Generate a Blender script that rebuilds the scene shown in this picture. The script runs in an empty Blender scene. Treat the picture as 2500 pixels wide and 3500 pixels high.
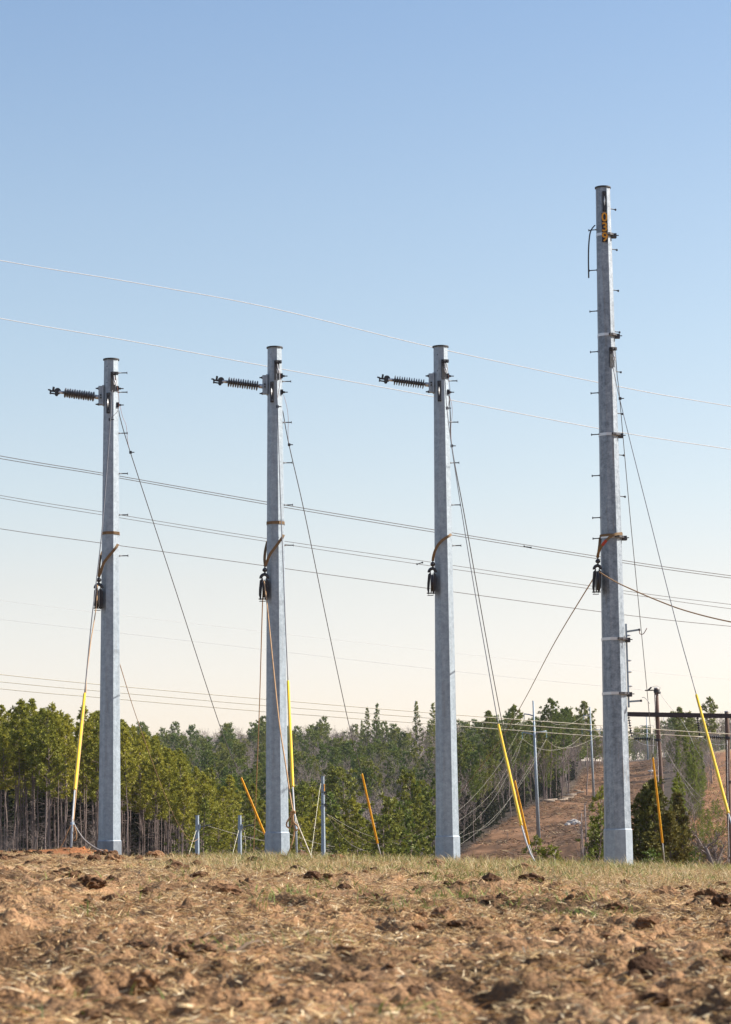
import bpy, math, random
import numpy as np
from mathutils import Vector, Matrix

# ------------------------------------------------------------------ camera, sky, sun, exposure
scene = bpy.context.scene
F = 8480.0                      # focal length in pixels of the 2500 x 3500 photograph
PITCH, ROLL, CAMZ = math.radians(7.62), math.radians(-0.58), 0.45
cam_d = bpy.data.cameras.new("camera"); cam = bpy.data.objects.new("camera", cam_d)
scene.collection.objects.link(cam); scene.camera = cam
cam_d.sensor_fit = 'VERTICAL'; cam_d.sensor_height = 36.0; cam_d.lens = F/3500*36
cam_d.clip_start = 0.1; cam_d.clip_end = 12000
cam_d.dof.use_dof = True; cam_d.dof.focus_distance = 56; cam_d.dof.aperture_fstop = 9.5
CM = Matrix.Translation((0, 0, CAMZ)) @ Matrix.Rotation(math.pi/2+PITCH, 4, 'X') @ Matrix.Rotation(ROLL, 4, 'Z')
cam.matrix_world = CM
R3 = np.array(CM.to_3x3())

SUN_AZ, SUN_EL = math.radians(99), math.radians(34)       # azimuth from -Y towards +X
world = bpy.data.worlds.new("World"); scene.world = world; world.use_nodes = True
wn = world.node_tree.nodes; wl = world.node_tree.links; wn.clear()
sky = wn.new('ShaderNodeTexSky'); sky.sky_type = 'NISHITA'; sky.sun_disc = False
sky.sun_elevation = SUN_EL; sky.sun_rotation = math.radians(180)-SUN_AZ
sky.air_density = 1.0; sky.dust_density = 1.0; sky.ozone_density = 1.0; sky.altitude = 200
tc = wn.new('ShaderNodeTexCoord'); sp = wn.new('ShaderNodeSeparateXYZ')
rp = wn.new('ShaderNodeValToRGB'); mx = wn.new('ShaderNodeMix'); mx.data_type = 'RGBA'; mx.blend_type = 'MULTIPLY'
mx.inputs[0].default_value = 1.0
bg = wn.new('ShaderNodeBackground'); bg.inputs[1].default_value = 0.118
wo = wn.new('ShaderNodeOutputWorld')
wl.new(tc.outputs['Generated'], sp.inputs[0]); wl.new(sp.outputs[2], rp.inputs[0])
wl.new(sky.outputs[0], mx.inputs[6]); wl.new(rp.outputs[0], mx.inputs[7])
wl.new(mx.outputs[2], bg.inputs[0]); wl.new(bg.outputs[0], wo.inputs[0])
SKYTINT = [(0.0, (1.05, .83, .80)), (.05, (1.04, .83, .80)), (.07, (1.05, .835, .79)), (.104, (1.07, .84, .74)), (.14, (1.03, .87, .765)), (.20, (.98, .89, .80)), (.25, (.94, .88, .815)), (.33, (.82, .83, .83)), (1.0, (.78, .82, .90))]
els = rp.color_ramp.elements
els[0].position = SKYTINT[0][0]; els[0].color = (*SKYTINT[0][1], 1)
els[1].position = SKYTINT[-1][0]; els[1].color = (*SKYTINT[-1][1], 1)
for p_, c_ in SKYTINT[1:-1]:
    e = els.new(p_); e.color = (*c_, 1)

sun_d = bpy.data.lights.new("sun", 'SUN'); sun_d.energy = 5.0; sun_d.angle = math.radians(0.5)
sun_d.color = (1.0, 0.93, 0.82)
sun = bpy.data.objects.new("sun", sun_d); scene.collection.objects.link(sun)
SD = Vector((math.sin(SUN_AZ)*math.cos(SUN_EL), -math.cos(SUN_AZ)*math.cos(SUN_EL), math.sin(SUN_EL)))
sun.rotation_euler = SD.to_track_quat('Z', 'Y').to_euler()
scene.view_settings.view_transform = 'Standard'; scene.view_settings.look = 'None'
scene.view_settings.exposure = 0.88; scene.view_settings.gamma = 1.0
scene.render.engine = 'CYCLES'
scene.cycles.max_bounces = 5; scene.cycles.transparent_max_bounces = 4

rng = np.random.default_rng(7)
random.seed(7)
COL = scene.collection

# ------------------------------------------------------------------ pixel -> point, horizon
def at(px, py, Y):
    d = R3 @ np.array([(px-1250)/F, -(py-1750)/F, -1.0])
    t = Y/d[1]
    return np.array([d[0]*t, Y, CAMZ+d[2]*t])
def hy(px): return 2884.5 + (1250-px)*0.0101
def zs(px, py, Y): return CAMZ + (hy(px)-py)*Y/8480.0

# ------------------------------------------------------------------ numpy noise
def _h(ix, iy, s):
    n = (ix.astype(np.int64)*374761393 + iy.astype(np.int64)*668265263 + s*982451653) & 0xffffffff
    n = ((n ^ (n >> 13)) * 1274126177) & 0xffffffff
    return ((n ^ (n >> 16)) & 0xffffff) / float(0xffffff)
def vn(x, y, s=0):
    ix = np.floor(x); iy = np.floor(y); fx = x-ix; fy = y-iy
    fx = fx*fx*(3-2*fx); fy = fy*fy*(3-2*fy)
    a = _h(ix, iy, s); b = _h(ix+1, iy, s); c = _h(ix, iy+1, s); d = _h(ix+1, iy+1, s)
    return (a*(1-fx)+b*fx)*(1-fy) + (c*(1-fx)+d*fx)*fy
def fbm(x, y, s=0, o=4):
    v = 0; a = .5; t = 0
    for i in range(o):
        v = v + a*vn(x, y, s+i*17); t += a; a *= .5
        x, y = x*2.03+y*.3, y*2.03-x*.3
    return v/t

# ------------------------------------------------------------------ terrain
U = np.array([-1500, 0, 500, 900, 1300, 1600, 1800, 2031, 2150, 2300, 2400, 2500, 4000.])
RR = np.array([0, 6, 20, 44, 50, 57, 70, 100, 150, 220, 300, 380, 450, 650, 850, 1000, 1150, 1500, 2200, 6000.])
crest = np.array([.36, .34, .245, .215, .155, .11, .07, .03, .0, -.03, -.045, -.06, -.1])
los57 = CAMZ-(CAMZ-crest)*57/44
rows = {0: crest*0, 6: crest*.12, 20: crest*.5, 44: crest, 50: (crest+los57-.06)/2+.005, 57: los57-.10, 70: los57-.7,
 100: [-4, -3, -3, -3.5, -4, -3.5, -3.2, -3, -3, -3, -3, -3, -3],
 150: [-5, -4, -4.5, -6, -6, -5, -4.5, -4, -3.8, -3.5, -3.2, -3, -3],
 220: [-5, -3.5, -5, -8.5, -9, -7.5, -6, -4, -3, -1.8, -1.2, -.9, 0],
 300: [-4, -3, -5, -10, -11, -7, -5, -1.5, -.5, .8, 1.2, 1.5, 3],
 380: [-4, -3, -5, -9, -9, -2.5, -1.2, 1.2, 2, 3.2, 3.6, 4, 6],
 450: [-2, -2, -4, -7.5, -6, .5, .9, 3.2, 4, 5, 5.4, 5.6, 8],
 650: [10, 8, 7, 6, 6, 10, 12.5, 10.6, 12, 13, 13.5, 14, 18],
 850: [22, 20, 19, 18, 18, 22, 24, 25, 23.5, 25, 25, 25.5, 30],
 1000: [34, 32, 31, 32, 32, 33, 33, 31, 30.5, 34, 35.5, 37, 40],
 1150: [40, 38, 37, 38, 38, 38, 38, 37, 37, 38, 39, 40, 44],
 1500: [44, 42, 41, 42, 42, 43, 43, 46, 48, 50, 51, 52, 54],
 2200: [46]*13, 6000: [46]*13}
TZ = np.array([np.array(rows[int(k)], float)*np.ones(13) for k in RR])
def terrain(x, y):
    x = np.asarray(x, float); y = np.asarray(y, float)
    r = np.hypot(x, y)
    ang = np.arctan2(x, y)
    u = 1250 + 8480*np.tan(np.clip(ang, -.32, .32))
    ur = r*np.cos(np.clip(ang, -.32, .32))
    iu = np.clip(np.searchsorted(U, u)-1, 0, len(U)-2); fu = np.clip((u-U[iu])/(U[iu+1]-U[iu]), 0, 1)
    ir = np.clip(np.searchsorted(RR, ur)-1, 0, len(RR)-2); fr = np.clip((ur-RR[ir])/(RR[ir+1]-RR[ir]), 0, 1)
    fu = fu*fu*(3-2*fu)*.6+fu*.4; fr = fr*fr*(3-2*fr)*.5+fr*.5
    z = (TZ[ir, iu]*(1-fu)+TZ[ir, iu+1]*fu)*(1-fr) + (TZ[ir+1, iu]*(1-fu)+TZ[ir+1, iu+1]*fu)*fr
    return z
# field detail: clods, ruts and the red dirt mound round the left anchor
def moundf(x, y):
    cx, cy = -5.25, 44.2
    a = ((x-cx-.12)/.52)**2 + ((y-cy)/1.5)**2
    b = ((x+4.7)/.5)**2 + ((y-44)/1.0)**2
    return .12*np.exp(-a*1.1) + .04*np.exp(-((x+5.9)/.5)**2-((y-cy)/1.5)**2)
def field(x, y):
    r = np.hypot(x, y)
    fade = np.clip((80-r)/25, 0, 1)
    m = fbm(x/1.7, y/1.7, 5, 3)
    dirty = np.clip((.62 - grassw(x, y))*2.2, .18, 1.0)
    rid = 1-np.abs(2*fbm(x/.33, y/.33, 21, 3)-1)*2.2
    rid2 = np.abs(2*fbm(x/.12+7, y/.12, 31, 3)-1)
    h = .11*(fbm(x/1.1, y/1.1, 3, 3)-.5) + dirty*(.09*np.clip(rid, 0, 1)*np.clip(m*2.6-.75, 0, 1) + 0.056*rid2*np.clip(m*2-.35, .2, 1) - .015)
    h = h + .055*(fbm(x/.06, y/.06, 77, 2)-.5)*dirty*np.clip((26-r)/12, .25, 1)
    near = np.clip((24-r)/14, 0, 1)
    far_c = np.clip((r-34)/8, 0, 1)
    h = h*(1-.55*far_c)
    # tractor ruts at lower left
    rut = np.exp(-((x+1.2+.05*(y-9))/.16)**2)+np.exp(-((x-.15+.05*(y-9))/.16)**2)
    h = h - .03*rut*near
    return h*fade + moundf(x, y)
def grassw(x, y):
    x = np.asarray(x, float); y = np.asarray(y, float)
    u = 1250+8480*x/np.maximum(y, 1)
    g = np.clip((y-20+5*(fbm(x/3, y/5, 9, 2)-.5))/14, 0, 1)*np.clip((u-250)/500, .28, 1)
    return np.clip(g+ .28*(fbm(x/.9, y/2, 12, 3)-.45), 0, 1)
def ground_z(x, y):
    x = np.atleast_1d(np.asarray(x, float)); y = np.atleast_1d(np.asarray(y, float))
    z = terrain(x, y)
    r = np.hypot(x, y)
    m = r < 80
    if m.any(): z[m] += field(x[m], y[m])
    f = np.clip((r-80)/60, 0, 1)
    z = z + f*(.9*(fbm(x/14, y/30, 41, 3)-.5) + .7*(fbm(x/2.5, y/7, 43, 3)-.5))
    return z
def gz(x, y): return float(ground_z(x, y)[0])

EDGE_L = np.array([(1450, 2990), (1500, 2955), (1540, 2935), (1574, 2915), (1659, 2837), (1718, 2804), (1788, 2763), (1851, 2749), (1903, 2730), (1936, 2704), (1968, 2650), (2000, 2622), (2060, 2600)], float)
EDGE_O = np.array([(2285, 2990), (2300, 2925), (2322, 2823), (2345, 2750), (2380, 2695), (2398, 2620), (2412, 2560)], float)
def edge_table(E):
    ys = np.array([150, 200, 260, 320, 380, 440, 500, 560, 620, 680, 740, 800, 860, 950, 1050.]); out = []
    for Y in ys:
        px = np.linspace(E[0, 0], E[-1, 0], 120)
        yg = hy(px)-(terrain((px-1250)/8480*Y, np.full(120, Y))-CAMZ)/Y*8480
        d = yg-np.interp(px, E[:, 0], E[:, 1]); k = np.where(d >= 0)[0]
        out.append(px[k[0]] if len(k) else E[-1, 0])
    return ys, np.maximum.accumulate(np.array(out))
TL = edge_table(EDGE_L); TO = edge_table(EDGE_O)
def eLf(Y): return np.interp(Y, TL[0], TL[1])
def eOf(Y): return np.interp(Y, TO[0], TO[1])
print('edges', TL[1].round(), TO[1].round())

# ------------------------------------------------------------------ mesh helpers
def mk(name, V, Fs, mat=None, parent=None, smooth=False, attr=None):
    """V (n,3); Fs list of int arrays (m,k)"""
    me = bpy.data.meshes.new(name)
    V = np.asarray(V, np.float32)
    me.vertices.add(len(V)); me.vertices.foreach_set('co', V.ravel())
    Fs = [np.asarray(f, np.int32) for f in Fs if len(f)]
    nl = sum(f.size for f in Fs); nf = sum(len(f) for f in Fs)
    me.loops.add(nl); me.loops.foreach_set('vertex_index', np.concatenate([f.ravel() for f in Fs]))
    me.polygons.add(nf)
    st = []; o = 0
    for f in Fs:
        st.append(o+np.arange(len(f))*f.shape[1]); o += f.size
    me.polygons.foreach_set('loop_start', np.concatenate(st).astype(np.int32))
    me.update(calc_edges=True)
    me.polygons.foreach_set('use_smooth', np.full(nf, smooth, dtype=bool))
    if attr is not None:
        for k, a in attr.items():
            at_ = me.color_attributes.new(k, 'FLOAT_COLOR', 'POINT')
            c = np.ones((len(V), 4), np.float32); c[:, :3] = a
            at_.data.foreach_set('color', c.ravel())
    if mat: me.materials.append(mat)
    ob = bpy.data.objects.new(name, me); COL.objects.link(ob)
    if parent: ob.parent = parent
    return ob

class MB:
    """collects boxes, tubes, prisms, lathes into one mesh"""
    def __init__(s): s.V = []; s.F3 = []; s.F4 = []; s.n = 0
    def add(s, V, F3=(), F4=()):
        V = np.asarray(V, float); s.V.append(V)
        if len(F3): s.F3.append(np.asarray(F3)+s.n)
        if len(F4): s.F4.append(np.asarray(F4)+s.n)
        s.n += len(V)
    def box(s, c, size, M=None):
        h = np.array(size)/2
        V = np.array([[a, b, d] for a in (-1, 1) for b in (-1, 1) for d in (-1, 1)])*h
        if M is not None: V = V @ np.array(M).T
        s.add(V+np.array(c), F4=[[0, 1, 3, 2], [4, 6, 7, 5], [0, 4, 5, 1], [2, 3, 7, 6], [0, 2, 6, 4], [1, 5, 7, 3]])
    def tube(s, P, rad, n=8, cap=True, squash=None, phase=0):
        P = np.asarray(P, float); m = len(P); rad = np.ones(m)*rad
        T = np.gradient(P, axis=0); T /= np.linalg.norm(T, axis=1)[:, None]+1e-12
        up = np.array([0, 0, 1.]) if abs(T[0][2]) < .95 else np.array([0, 1., 0])
        N = np.cross(T[0], up); N /= np.linalg.norm(N)
        V = []
        for i in range(m):
            N = N-T[i]*N.dot(T[i]); N /= np.linalg.norm(N); B = np.cross(T[i], N)
            a = np.arange(n)/n*2*math.pi+phase
            V.append(P[i]+rad[i]*(np.cos(a)[:, None]*N+np.sin(a)[:, None]*B*(squash or 1)))
        V = np.concatenate(V)
        F4 = []
        for i in range(m-1):
            for j in range(n):
                k = (j+1) % n; F4.append([i*n+j, i*n+k, (i+1)*n+k, (i+1)*n+j])
        F3 = []
        if cap:
            V = np.vstack([V, P[0], P[-1]]); c0, c1 = m*n, m*n+1
            for j in range(n):
                k = (j+1) % n; F3 += [[c0, k, j], [c1, (m-1)*n+j, (m-1)*n+k]]
        s.add(V, F3, F4)
    def ribbon(s, P, W, width, thick=.006):
        """strap: path P, width direction W per point"""
        P = np.asarray(P, float); W = np.asarray(W, float); m = len(P)
        W = W/np.linalg.norm(W, axis=1)[:, None]
        T = np.gradient(P, axis=0); T /= np.linalg.norm(T, axis=1)[:, None]
        N = np.cross(T, W); N /= np.linalg.norm(N, axis=1)[:, None]
        w = (np.ones(m)*width)[:, None]/2; t = thick/2
        V = np.stack([P-W*w-N*t, P+W*w-N*t, P+W*w+N*t, P-W*w+N*t], 1).reshape(-1, 3)
        F4 = []
        for i in range(m-1):
            for j in range(4):
                k = (j+1) % 4; F4.append([i*4+j, i*4+k, (i+1)*4+k, (i+1)*4+j])
        F4 += [[3, 2, 1, 0], [(m-1)*4, (m-1)*4+1, (m-1)*4+2, (m-1)*4+3]]
        s.add(V, F4=F4)
    def lathe(s, A, D, prof, n=16):
        """prof [(dist along D, radius)] from A"""
        A = np.asarray(A, float); D = np.asarray(D, float); D = D/np.linalg.norm(D)
        up = np.array([0, 0, 1.]) if abs(D[2]) < .9 else np.array([0, 1., 0])
        N = np.cross(D, up); N /= np.linalg.norm(N); B = np.cross(D, N)
        a = np.arange(n)/n*2*math.pi
        V = np.concatenate([A+D*t+max(r, 1e-4)*(np.cos(a)[:, None]*N+np.sin(a)[:, None]*B) for t, r in prof])
        F4 = [[i*n+j, i*n+(j+1) % n, (i+1)*n+(j+1) % n, (i+1)*n+j] for i in range(len(prof)-1) for j in range(n)]
        s.add(V, F4=F4)
    def build(s, name, mat=None, parent=None, smooth=False):
        Fs = []
        if s.F3: Fs.append(np.concatenate(s.F3))
        if s.F4: Fs.append(np.concatenate(s.F4))
        return mk(name, np.concatenate(s.V), Fs, mat, parent, smooth)

def smooth_path(pts, n=8):
    """Catmull-Rom through points"""
    P = np.asarray(pts, float)
    if len(P) < 3: return P
    Q = np.vstack([2*P[0]-P[1], P, 2*P[-1]-P[-2]]); out = []
    for i in range(1, len(Q)-2):
        for t in np.arange(n)/n:
            a, b, c, d = Q[i-1], Q[i], Q[i+1], Q[i+2]
            out.append(.5*((2*b)+(-a+c)*t+(2*a-5*b+4*c-d)*t*t+(-a+3*b-3*c+d)*t**3))
    out.append(P[-1]); return np.array(out)
def pix_path(pts, Y0, Y1, n=8, sm=True):
    P = np.array(pts, float)
    if sm: P = smooth_path(P, n)
    L = np.r_[0, np.cumsum(np.hypot(*np.diff(P, axis=0).T))]; L /= L[-1]
    return np.array([at(p[0], p[1], Y0+(Y1-Y0)*l) for p, l in zip(P, L)])

def tag(o, label=None, cat=None, group=None, kind=None):
    if label: o['label'] = label
    if cat: o['category'] = cat
    if group: o['group'] = group
    if kind: o['kind'] = kind
    return o
def empty(name, loc, label, cat, group=None):
    o = bpy.data.objects.new(name, None); COL.objects.link(o); o.location = loc; o.empty_display_size = .3
    return tag(o, label, cat, group)
def under(ob, root):
    """parent a mesh built in world coordinates under an unrotated empty"""
    ob.parent = root; ob.matrix_parent_inverse = Matrix.Translation(-root.location)
    return ob
def copy_tree(o, parent=None):
    c = o.copy(); COL.objects.link(c); c.parent = parent
    for ch in o.children: copy_tree(ch, c)
    return c

# ------------------------------------------------------------------ materials
def mat(name, col, rough=.7, metal=0., spec=.5, noise=None, bump=None, attr=None, rnd=None, transl=0., stretch=None):
    """noise=(scale, colour2, contrast lo, hi)"""
    m = bpy.data.materials.new(name); m.use_nodes = True; nt = m.node_tree; n = nt.nodes; l = nt.links
    b = n['Principled BSDF']; b.inputs['Base Color'].default_value = (*col, 1)
    b.inputs['Roughness'].default_value = rough; b.inputs['Metallic'].default_value = metal
    b.inputs['Specular IOR Level'].default_value = spec
    cur = None
    tcn = n.new('ShaderNodeTexCoord'); vec = tcn.outputs['Object']
    if stretch:
        mp = n.new('ShaderNodeMapping'); mp.inputs['Scale'].default_value = stretch; l.new(vec, mp.inputs[0]); vec = mp.outputs[0]
    if attr:
        a = n.new('ShaderNodeAttribute'); a.attribute_name = attr; cur = a.outputs['Color']
    if noise:
        for k, (sc, c2, lo, hi) in enumerate(noise):
            t = n.new('ShaderNodeTexNoise'); t.inputs['Scale'].default_value = sc; t.inputs['Detail'].default_value = 6
            l.new(vec, t.inputs['Vector'])
            mr = n.new('ShaderNodeMapRange'); mr.inputs[1].default_value = lo; mr.inputs[2].default_value = hi
            l.new(t.outputs['Fac'], mr.inputs[0])
            x = n.new('ShaderNodeMix'); x.data_type = 'RGBA'
            l.new(mr.outputs[0], x.inputs[0])
            if cur is None: x.inputs[6].default_value = (*col, 1)
            else: l.new(cur, x.inputs[6])
            x.inputs[7].default_value = (*c2, 1)
            if attr: x.blend_type = 'MULTIPLY'
            cur = x.outputs[2]
    if rnd:
        oi = n.new('ShaderNodeObjectInfo'); at2 = n.new('ShaderNodeAttribute'); at2.attribute_name = 'v'
        ad = n.new('ShaderNodeMath'); ad.operation = 'ADD'; l.new(oi.outputs['Random'], ad.inputs[0]); l.new(at2.outputs['Fac'], ad.inputs[1])
        fr = n.new('ShaderNodeMath'); fr.operation = 'FRACT'; l.new(ad.outputs[0], fr.inputs[0])
        x = n.new('ShaderNodeMix'); x.data_type = 'RGBA'; l.new(fr.outputs[0], x.inputs[0])
        if cur is None: x.inputs[6].default_value = (*col, 1)
        else: l.new(cur, x.inputs[6])
        x.inputs[7].default_value = (*rnd, 1); cur = x.outputs[2]
    if cur is not None: l.new(cur, b.inputs['Base Color'])
    if bump:
        t = n.new('ShaderNodeTexNoise'); t.inputs['Scale'].default_value = bump[0]; t.inputs['Detail'].default_value = 8
        l.new(vec, t.inputs['Vector'])
        bp = n.new('ShaderNodeBump'); bp.inputs['Strength'].default_value = bump[1]; bp.inputs['Distance'].default_value = bump[2]
        l.new(t.outputs['Fac'], bp.inputs['Height']); l.new(bp.outputs[0], b.inputs['Normal'])
    if transl:
        tr = n.new('ShaderNodeBsdfTranslucent'); ms = n.new('ShaderNodeMixShader'); ms.inputs[0].default_value = transl
        if cur is not None: l.new(cur, tr.inputs[0])
        else: tr.inputs[0].default_value = (*col, 1)
        l.new(b.outputs[0], ms.inputs[1]); l.new(tr.outputs[0], ms.inputs[2])
        l.new(ms.outputs[0], n['Material Output'].inputs[0])
    return m

def galv_mat(name, base, dark, rust=0.0):
    m = bpy.data.materials.new(name); m.use_nodes = True; nt = m.node_tree; n = nt.nodes; l = nt.links
    b = n['Principled BSDF']; b.inputs['Metallic'].default_value = .2; b.inputs['Roughness'].default_value = .5
    t0 = n.new('ShaderNodeTexCoord')
    vo = n.new('ShaderNodeTexVoronoi'); vo.inputs['Scale'].default_value = 32; vo.feature = 'F1'
    l.new(t0.outputs['Object'], vo.inputs['Vector'])
    hs = n.new('ShaderNodeSeparateColor'); l.new(vo.outputs['Color'], hs.inputs[0])
    mp = n.new('ShaderNodeMapping'); mp.inputs['Scale'].default_value = (7, 7, .55); l.new(t0.outputs['Object'], mp.inputs[0])
    st = n.new('ShaderNodeTexNoise'); st.inputs['Scale'].default_value = 1.3; st.inputs['Detail'].default_value = 7; l.new(mp.outputs[0], st.inputs['Vector'])
    nz = n.new('ShaderNodeTexNoise'); nz.inputs['Scale'].default_value = 9; nz.inputs['Detail'].default_value = 9; l.new(t0.outputs['Object'], nz.inputs['Vector'])
    a1 = n.new('ShaderNodeMath'); a1.operation = 'MULTIPLY_ADD'; l.new(hs.outputs[0], a1.inputs[0]); a1.inputs[1].default_value = .25; l.new(st.outputs['Fac'], a1.inputs[2])
    a2 = n.new('ShaderNodeMath'); a2.operation = 'ADD'; l.new(a1.outputs[0], a2.inputs[0]); l.new(nz.outputs['Fac'], a2.inputs[1])
    mr = n.new('ShaderNodeMapRange'); mr.inputs[1].default_value = .8; mr.inputs[2].default_value = 1.45; l.new(a2.outputs[0], mr.inputs[0])
    x = n.new('ShaderNodeMix'); x.data_type = 'RGBA'; x.inputs[6].default_value = (*dark, 1); x.inputs[7].default_value = (*base, 1)
    l.new(mr.outputs[0], x.inputs[0]); cur = x.outputs[2]
    # dirty run marks in narrow vertical streaks
    mp2 = n.new('ShaderNodeMapping'); mp2.inputs['Scale'].default_value = (16, 16, .8); mp2.inputs['Location'].default_value = (3, 1, 5); l.new(t0.outputs['Object'], mp2.inputs[0])
    s2 = n.new('ShaderNodeTexNoise'); s2.inputs['Scale'].default_value = 1; s2.inputs['Detail'].default_value = 4; l.new(mp2.outputs[0], s2.inputs['Vector'])
    m2 = n.new('ShaderNodeMapRange'); m2.inputs[1].default_value = .60; m2.inputs[2].default_value = .76; m2.inputs[4].default_value = .28+rust; l.new(s2.outputs['Fac'], m2.inputs[0])
    y = n.new('ShaderNodeMix'); y.data_type = 'RGBA'; l.new(m2.outputs[0], y.inputs[0]); l.new(cur, y.inputs[6]); y.inputs[7].default_value = (.20, .16, .13, 1)
    l.new(y.outputs[2], b.inputs['Base Color'])
    bp = n.new('ShaderNodeBump'); bp.inputs['Strength'].default_value = .25; bp.inputs['Distance'].default_value = .004
    l.new(hs.outputs[1], bp.inputs['Height']); l.new(bp.outputs[0], b.inputs['Normal'])
    return m
M = {}
M['galv'] = galv_mat('galvanised_steel', (.33, .395, .455), (.205, .25, .295))
M['galv_old'] = galv_mat('galvanised_steel_stained', (.30, .35, .405), (.12, .15, .185), .30)
M['sleeve'] = galv_mat('coated_base', (.32, .38, .44), (.22, .265, .31))
M['sleeve_dark'] = galv_mat('dark_coated_base', (.22, .25, .29), (.15, .175, .21))  # darker tones for the base sleeve of the leftmost pole
M['steel'] = mat('bright_steel', (.55, .56, .58), .4, .6)
M['darksteel'] = mat('dark_hardware', (.035, .036, .042), .5, .3)
M['bolt'] = mat('step_bolt_steel', (.06, .06, .068), .5, .5)
M['black'] = mat('black_rubber', (.02, .02, .024), .5)
M['shed'] = mat('grey_silicone', (.085, .087, .095), .4)
M['shedblack'] = mat('glazed_black', (.016, .016, .02), .22)
M['glass'] = mat('teal_insulator', (.18, .33, .33), .3)
M['yellow'] = mat('yellow_plastic', (.78, .50, .02), .38, noise=[(2.2, (.62, .38, .03), .4, .75), (14, (.36, .24, .06), .62, .8)])
M['orange'] = mat('orange_yellow_plastic', (.72, .36, .015), .42, noise=[(2.2, (.56, .25, .02), .4, .75), (14, (.32, .18, .05), .62, .8)])
M['strap'] = mat('brown_webbing', (.20, .125, .06), .85, noise=[(40, (.13, .08, .04), .4, .7)])
M['redtag'] = mat('red_webbing', (.38, .045, .02), .8)
M['rope'] = mat('tan_rope', (.42, .25, .12), .85, noise=[(60, (.24, .15, .08), .4, .7)])
M['cable'] = mat('steel_strand', (.10, .10, .11), .5, .4)
M['wire_light'] = mat('aluminium_wire', (.92, .90, .86), .4, .0)
M['wire_cream'] = mat('aluminium_conductor', (.86, .78, .58), .5, .0)
M['wire_brown'] = mat('weathered_conductor', (.17, .13, .11), .6, .2)
M['wire_grey'] = mat('thin_grey_wire', (.42, .42, .42), .6, .2)
M['wire_dull'] = mat('dull_conductor', (.34, .31, .25), .6, .1)
M['copper'] = mat('copper_lead', (.20, .10, .08), .5, .4)
M['plate'] = mat('black_number_plate', (.012, .012, .016), .5)
M['digit'] = mat('orange_digit', (.62, .27, .01), .5)
M['wood'] = mat('creosoted_wood', (.17, .11, .085), .9, noise=[(6, (.075, .05, .042), .35, .65), (20, (.22, .15, .12), .6, .8)], stretch=(6, 6, .5), bump=(12, .6, .02))
M['beam'] = mat('dark_crossarm', (.05, .038, .038), .85, noise=[(5, (.03, .024, .026), .4, .7)], stretch=(.6, 6, 6))
M['rock'] = mat('white_rock', (.62, .58, .53), .85, noise=[(2, (.45, .41, .37), .4, .7)])
M['log'] = mat('cut_log', (.22, .17, .13), .9, noise=[(3, (.36, .29, .22), .45, .7)])
M['logend'] = mat('sawn_log_end', (.5, .36, .22), .8)

# ------------------------------------------------------------------ ground: one polar sheet
def zone_color(x, y):
    """base colour of the land itself"""
    r = np.hypot(x, y); u = 1250+8480*x/np.maximum(y, 1.)
    n1 = fbm(x/1.3, y/1.3, 51, 4)[:, None]; n2 = fbm(x/6, y/9, 53, 4)[:, None]; n3 = fbm(x/.25, y/.25, 55, 3)[:, None]
    near = np.array([.35, .205, .108])*(.5+.95*n3) 
    n5 = fbm(x/.8+11, y/2.2, 57, 4)[:, None]; n6 = fbm(x/2.5, y/4, 58, 3)[:, None]
    near = near*(1-.62*np.clip(n1*4-1.9, 0, 1)) 
    pale = np.clip(n5*5-2.5, 0, 1)*np.clip(n6*4-1.4, 0, 1)
    near = near*(1-pale)+np.array([.44, .285, .165])*(.75+.4*n3)*pale
    straw = np.array([.38, .27, .13])
    g = grassw(x, y)[:, None]
    near = near*(1-.55*g)+straw*.55*g
    mnd = np.clip(moundf(x, y)/.05, 0, 1)[:, None]*np.clip(((u > -60) & (u < 520)).astype(float), 0, 1)[:, None]
    red = np.array([.40, .165, .065])*(.7+.5*n3)
    near = near*(1-mnd)+red*mnd
    forest = np.array([.085, .062, .045])*(.7+.6*n2)
    # cleared strip of bare brown earth
    eL = eLf(y)
    eR = np.interp(y, [60, 330, 500, 700, 900, 1100, 6000], [2100, 2140, 2200, 2250, 2262, 2262, 2262])
    wL = np.clip((u-eL)/18, 0, 1)*np.clip((eR-u)/12, 0, 1)*np.clip((1130-y)/30, 0, 1)
    n4 = fbm(x/2.2, y/9, 59, 4)[:, None]; trk = (np.abs(np.sin((x-.10*y)*.9+3*fbm(x/20, y/40, 61, 2))) > .93).astype(float)[:, None]
    row = np.array([.225, .118, .058])*(.35+1.1*n4)*(1-.0*trk)+np.array([.14, .09, .06])*.8*np.clip(n2*2.4-1.1, 0, 1)
    row = row*(1-.25*trk)
    oL = eOf(y)
    wO = np.clip((u-oL)/20, 0, 1)*np.clip((1000-y)/30, 0, 1)
    og = np.array([.36, .175, .085])*(.55+.8*n4)+np.array([.05, .07, .03])*np.clip(n2*2.2-1, 0, 1)*.7
    fieldc = np.array([.36, .27, .15])*(.85+.3*n2); wF = (np.clip((u-2395)/10, 0, 1)*np.clip((y-960)/20, 0, 1))[:, None]
    far = forest*(1-wL[:, None])+row*wL[:, None]; far = far*(1-wO[:, None])+og*wO[:, None]; far = far*(1-wF)+fieldc*wF
    slope = np.array([.22, .15, .085])*(.7+.6*n1)
    k1 = np.clip((r-58)/20, 0, 1)[:, None]; k2 = np.clip((r-90)/30, 0, 1)[:, None]
    return (near*(1-k1)+slope*k1)*(1-k2)+far*k2

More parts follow.
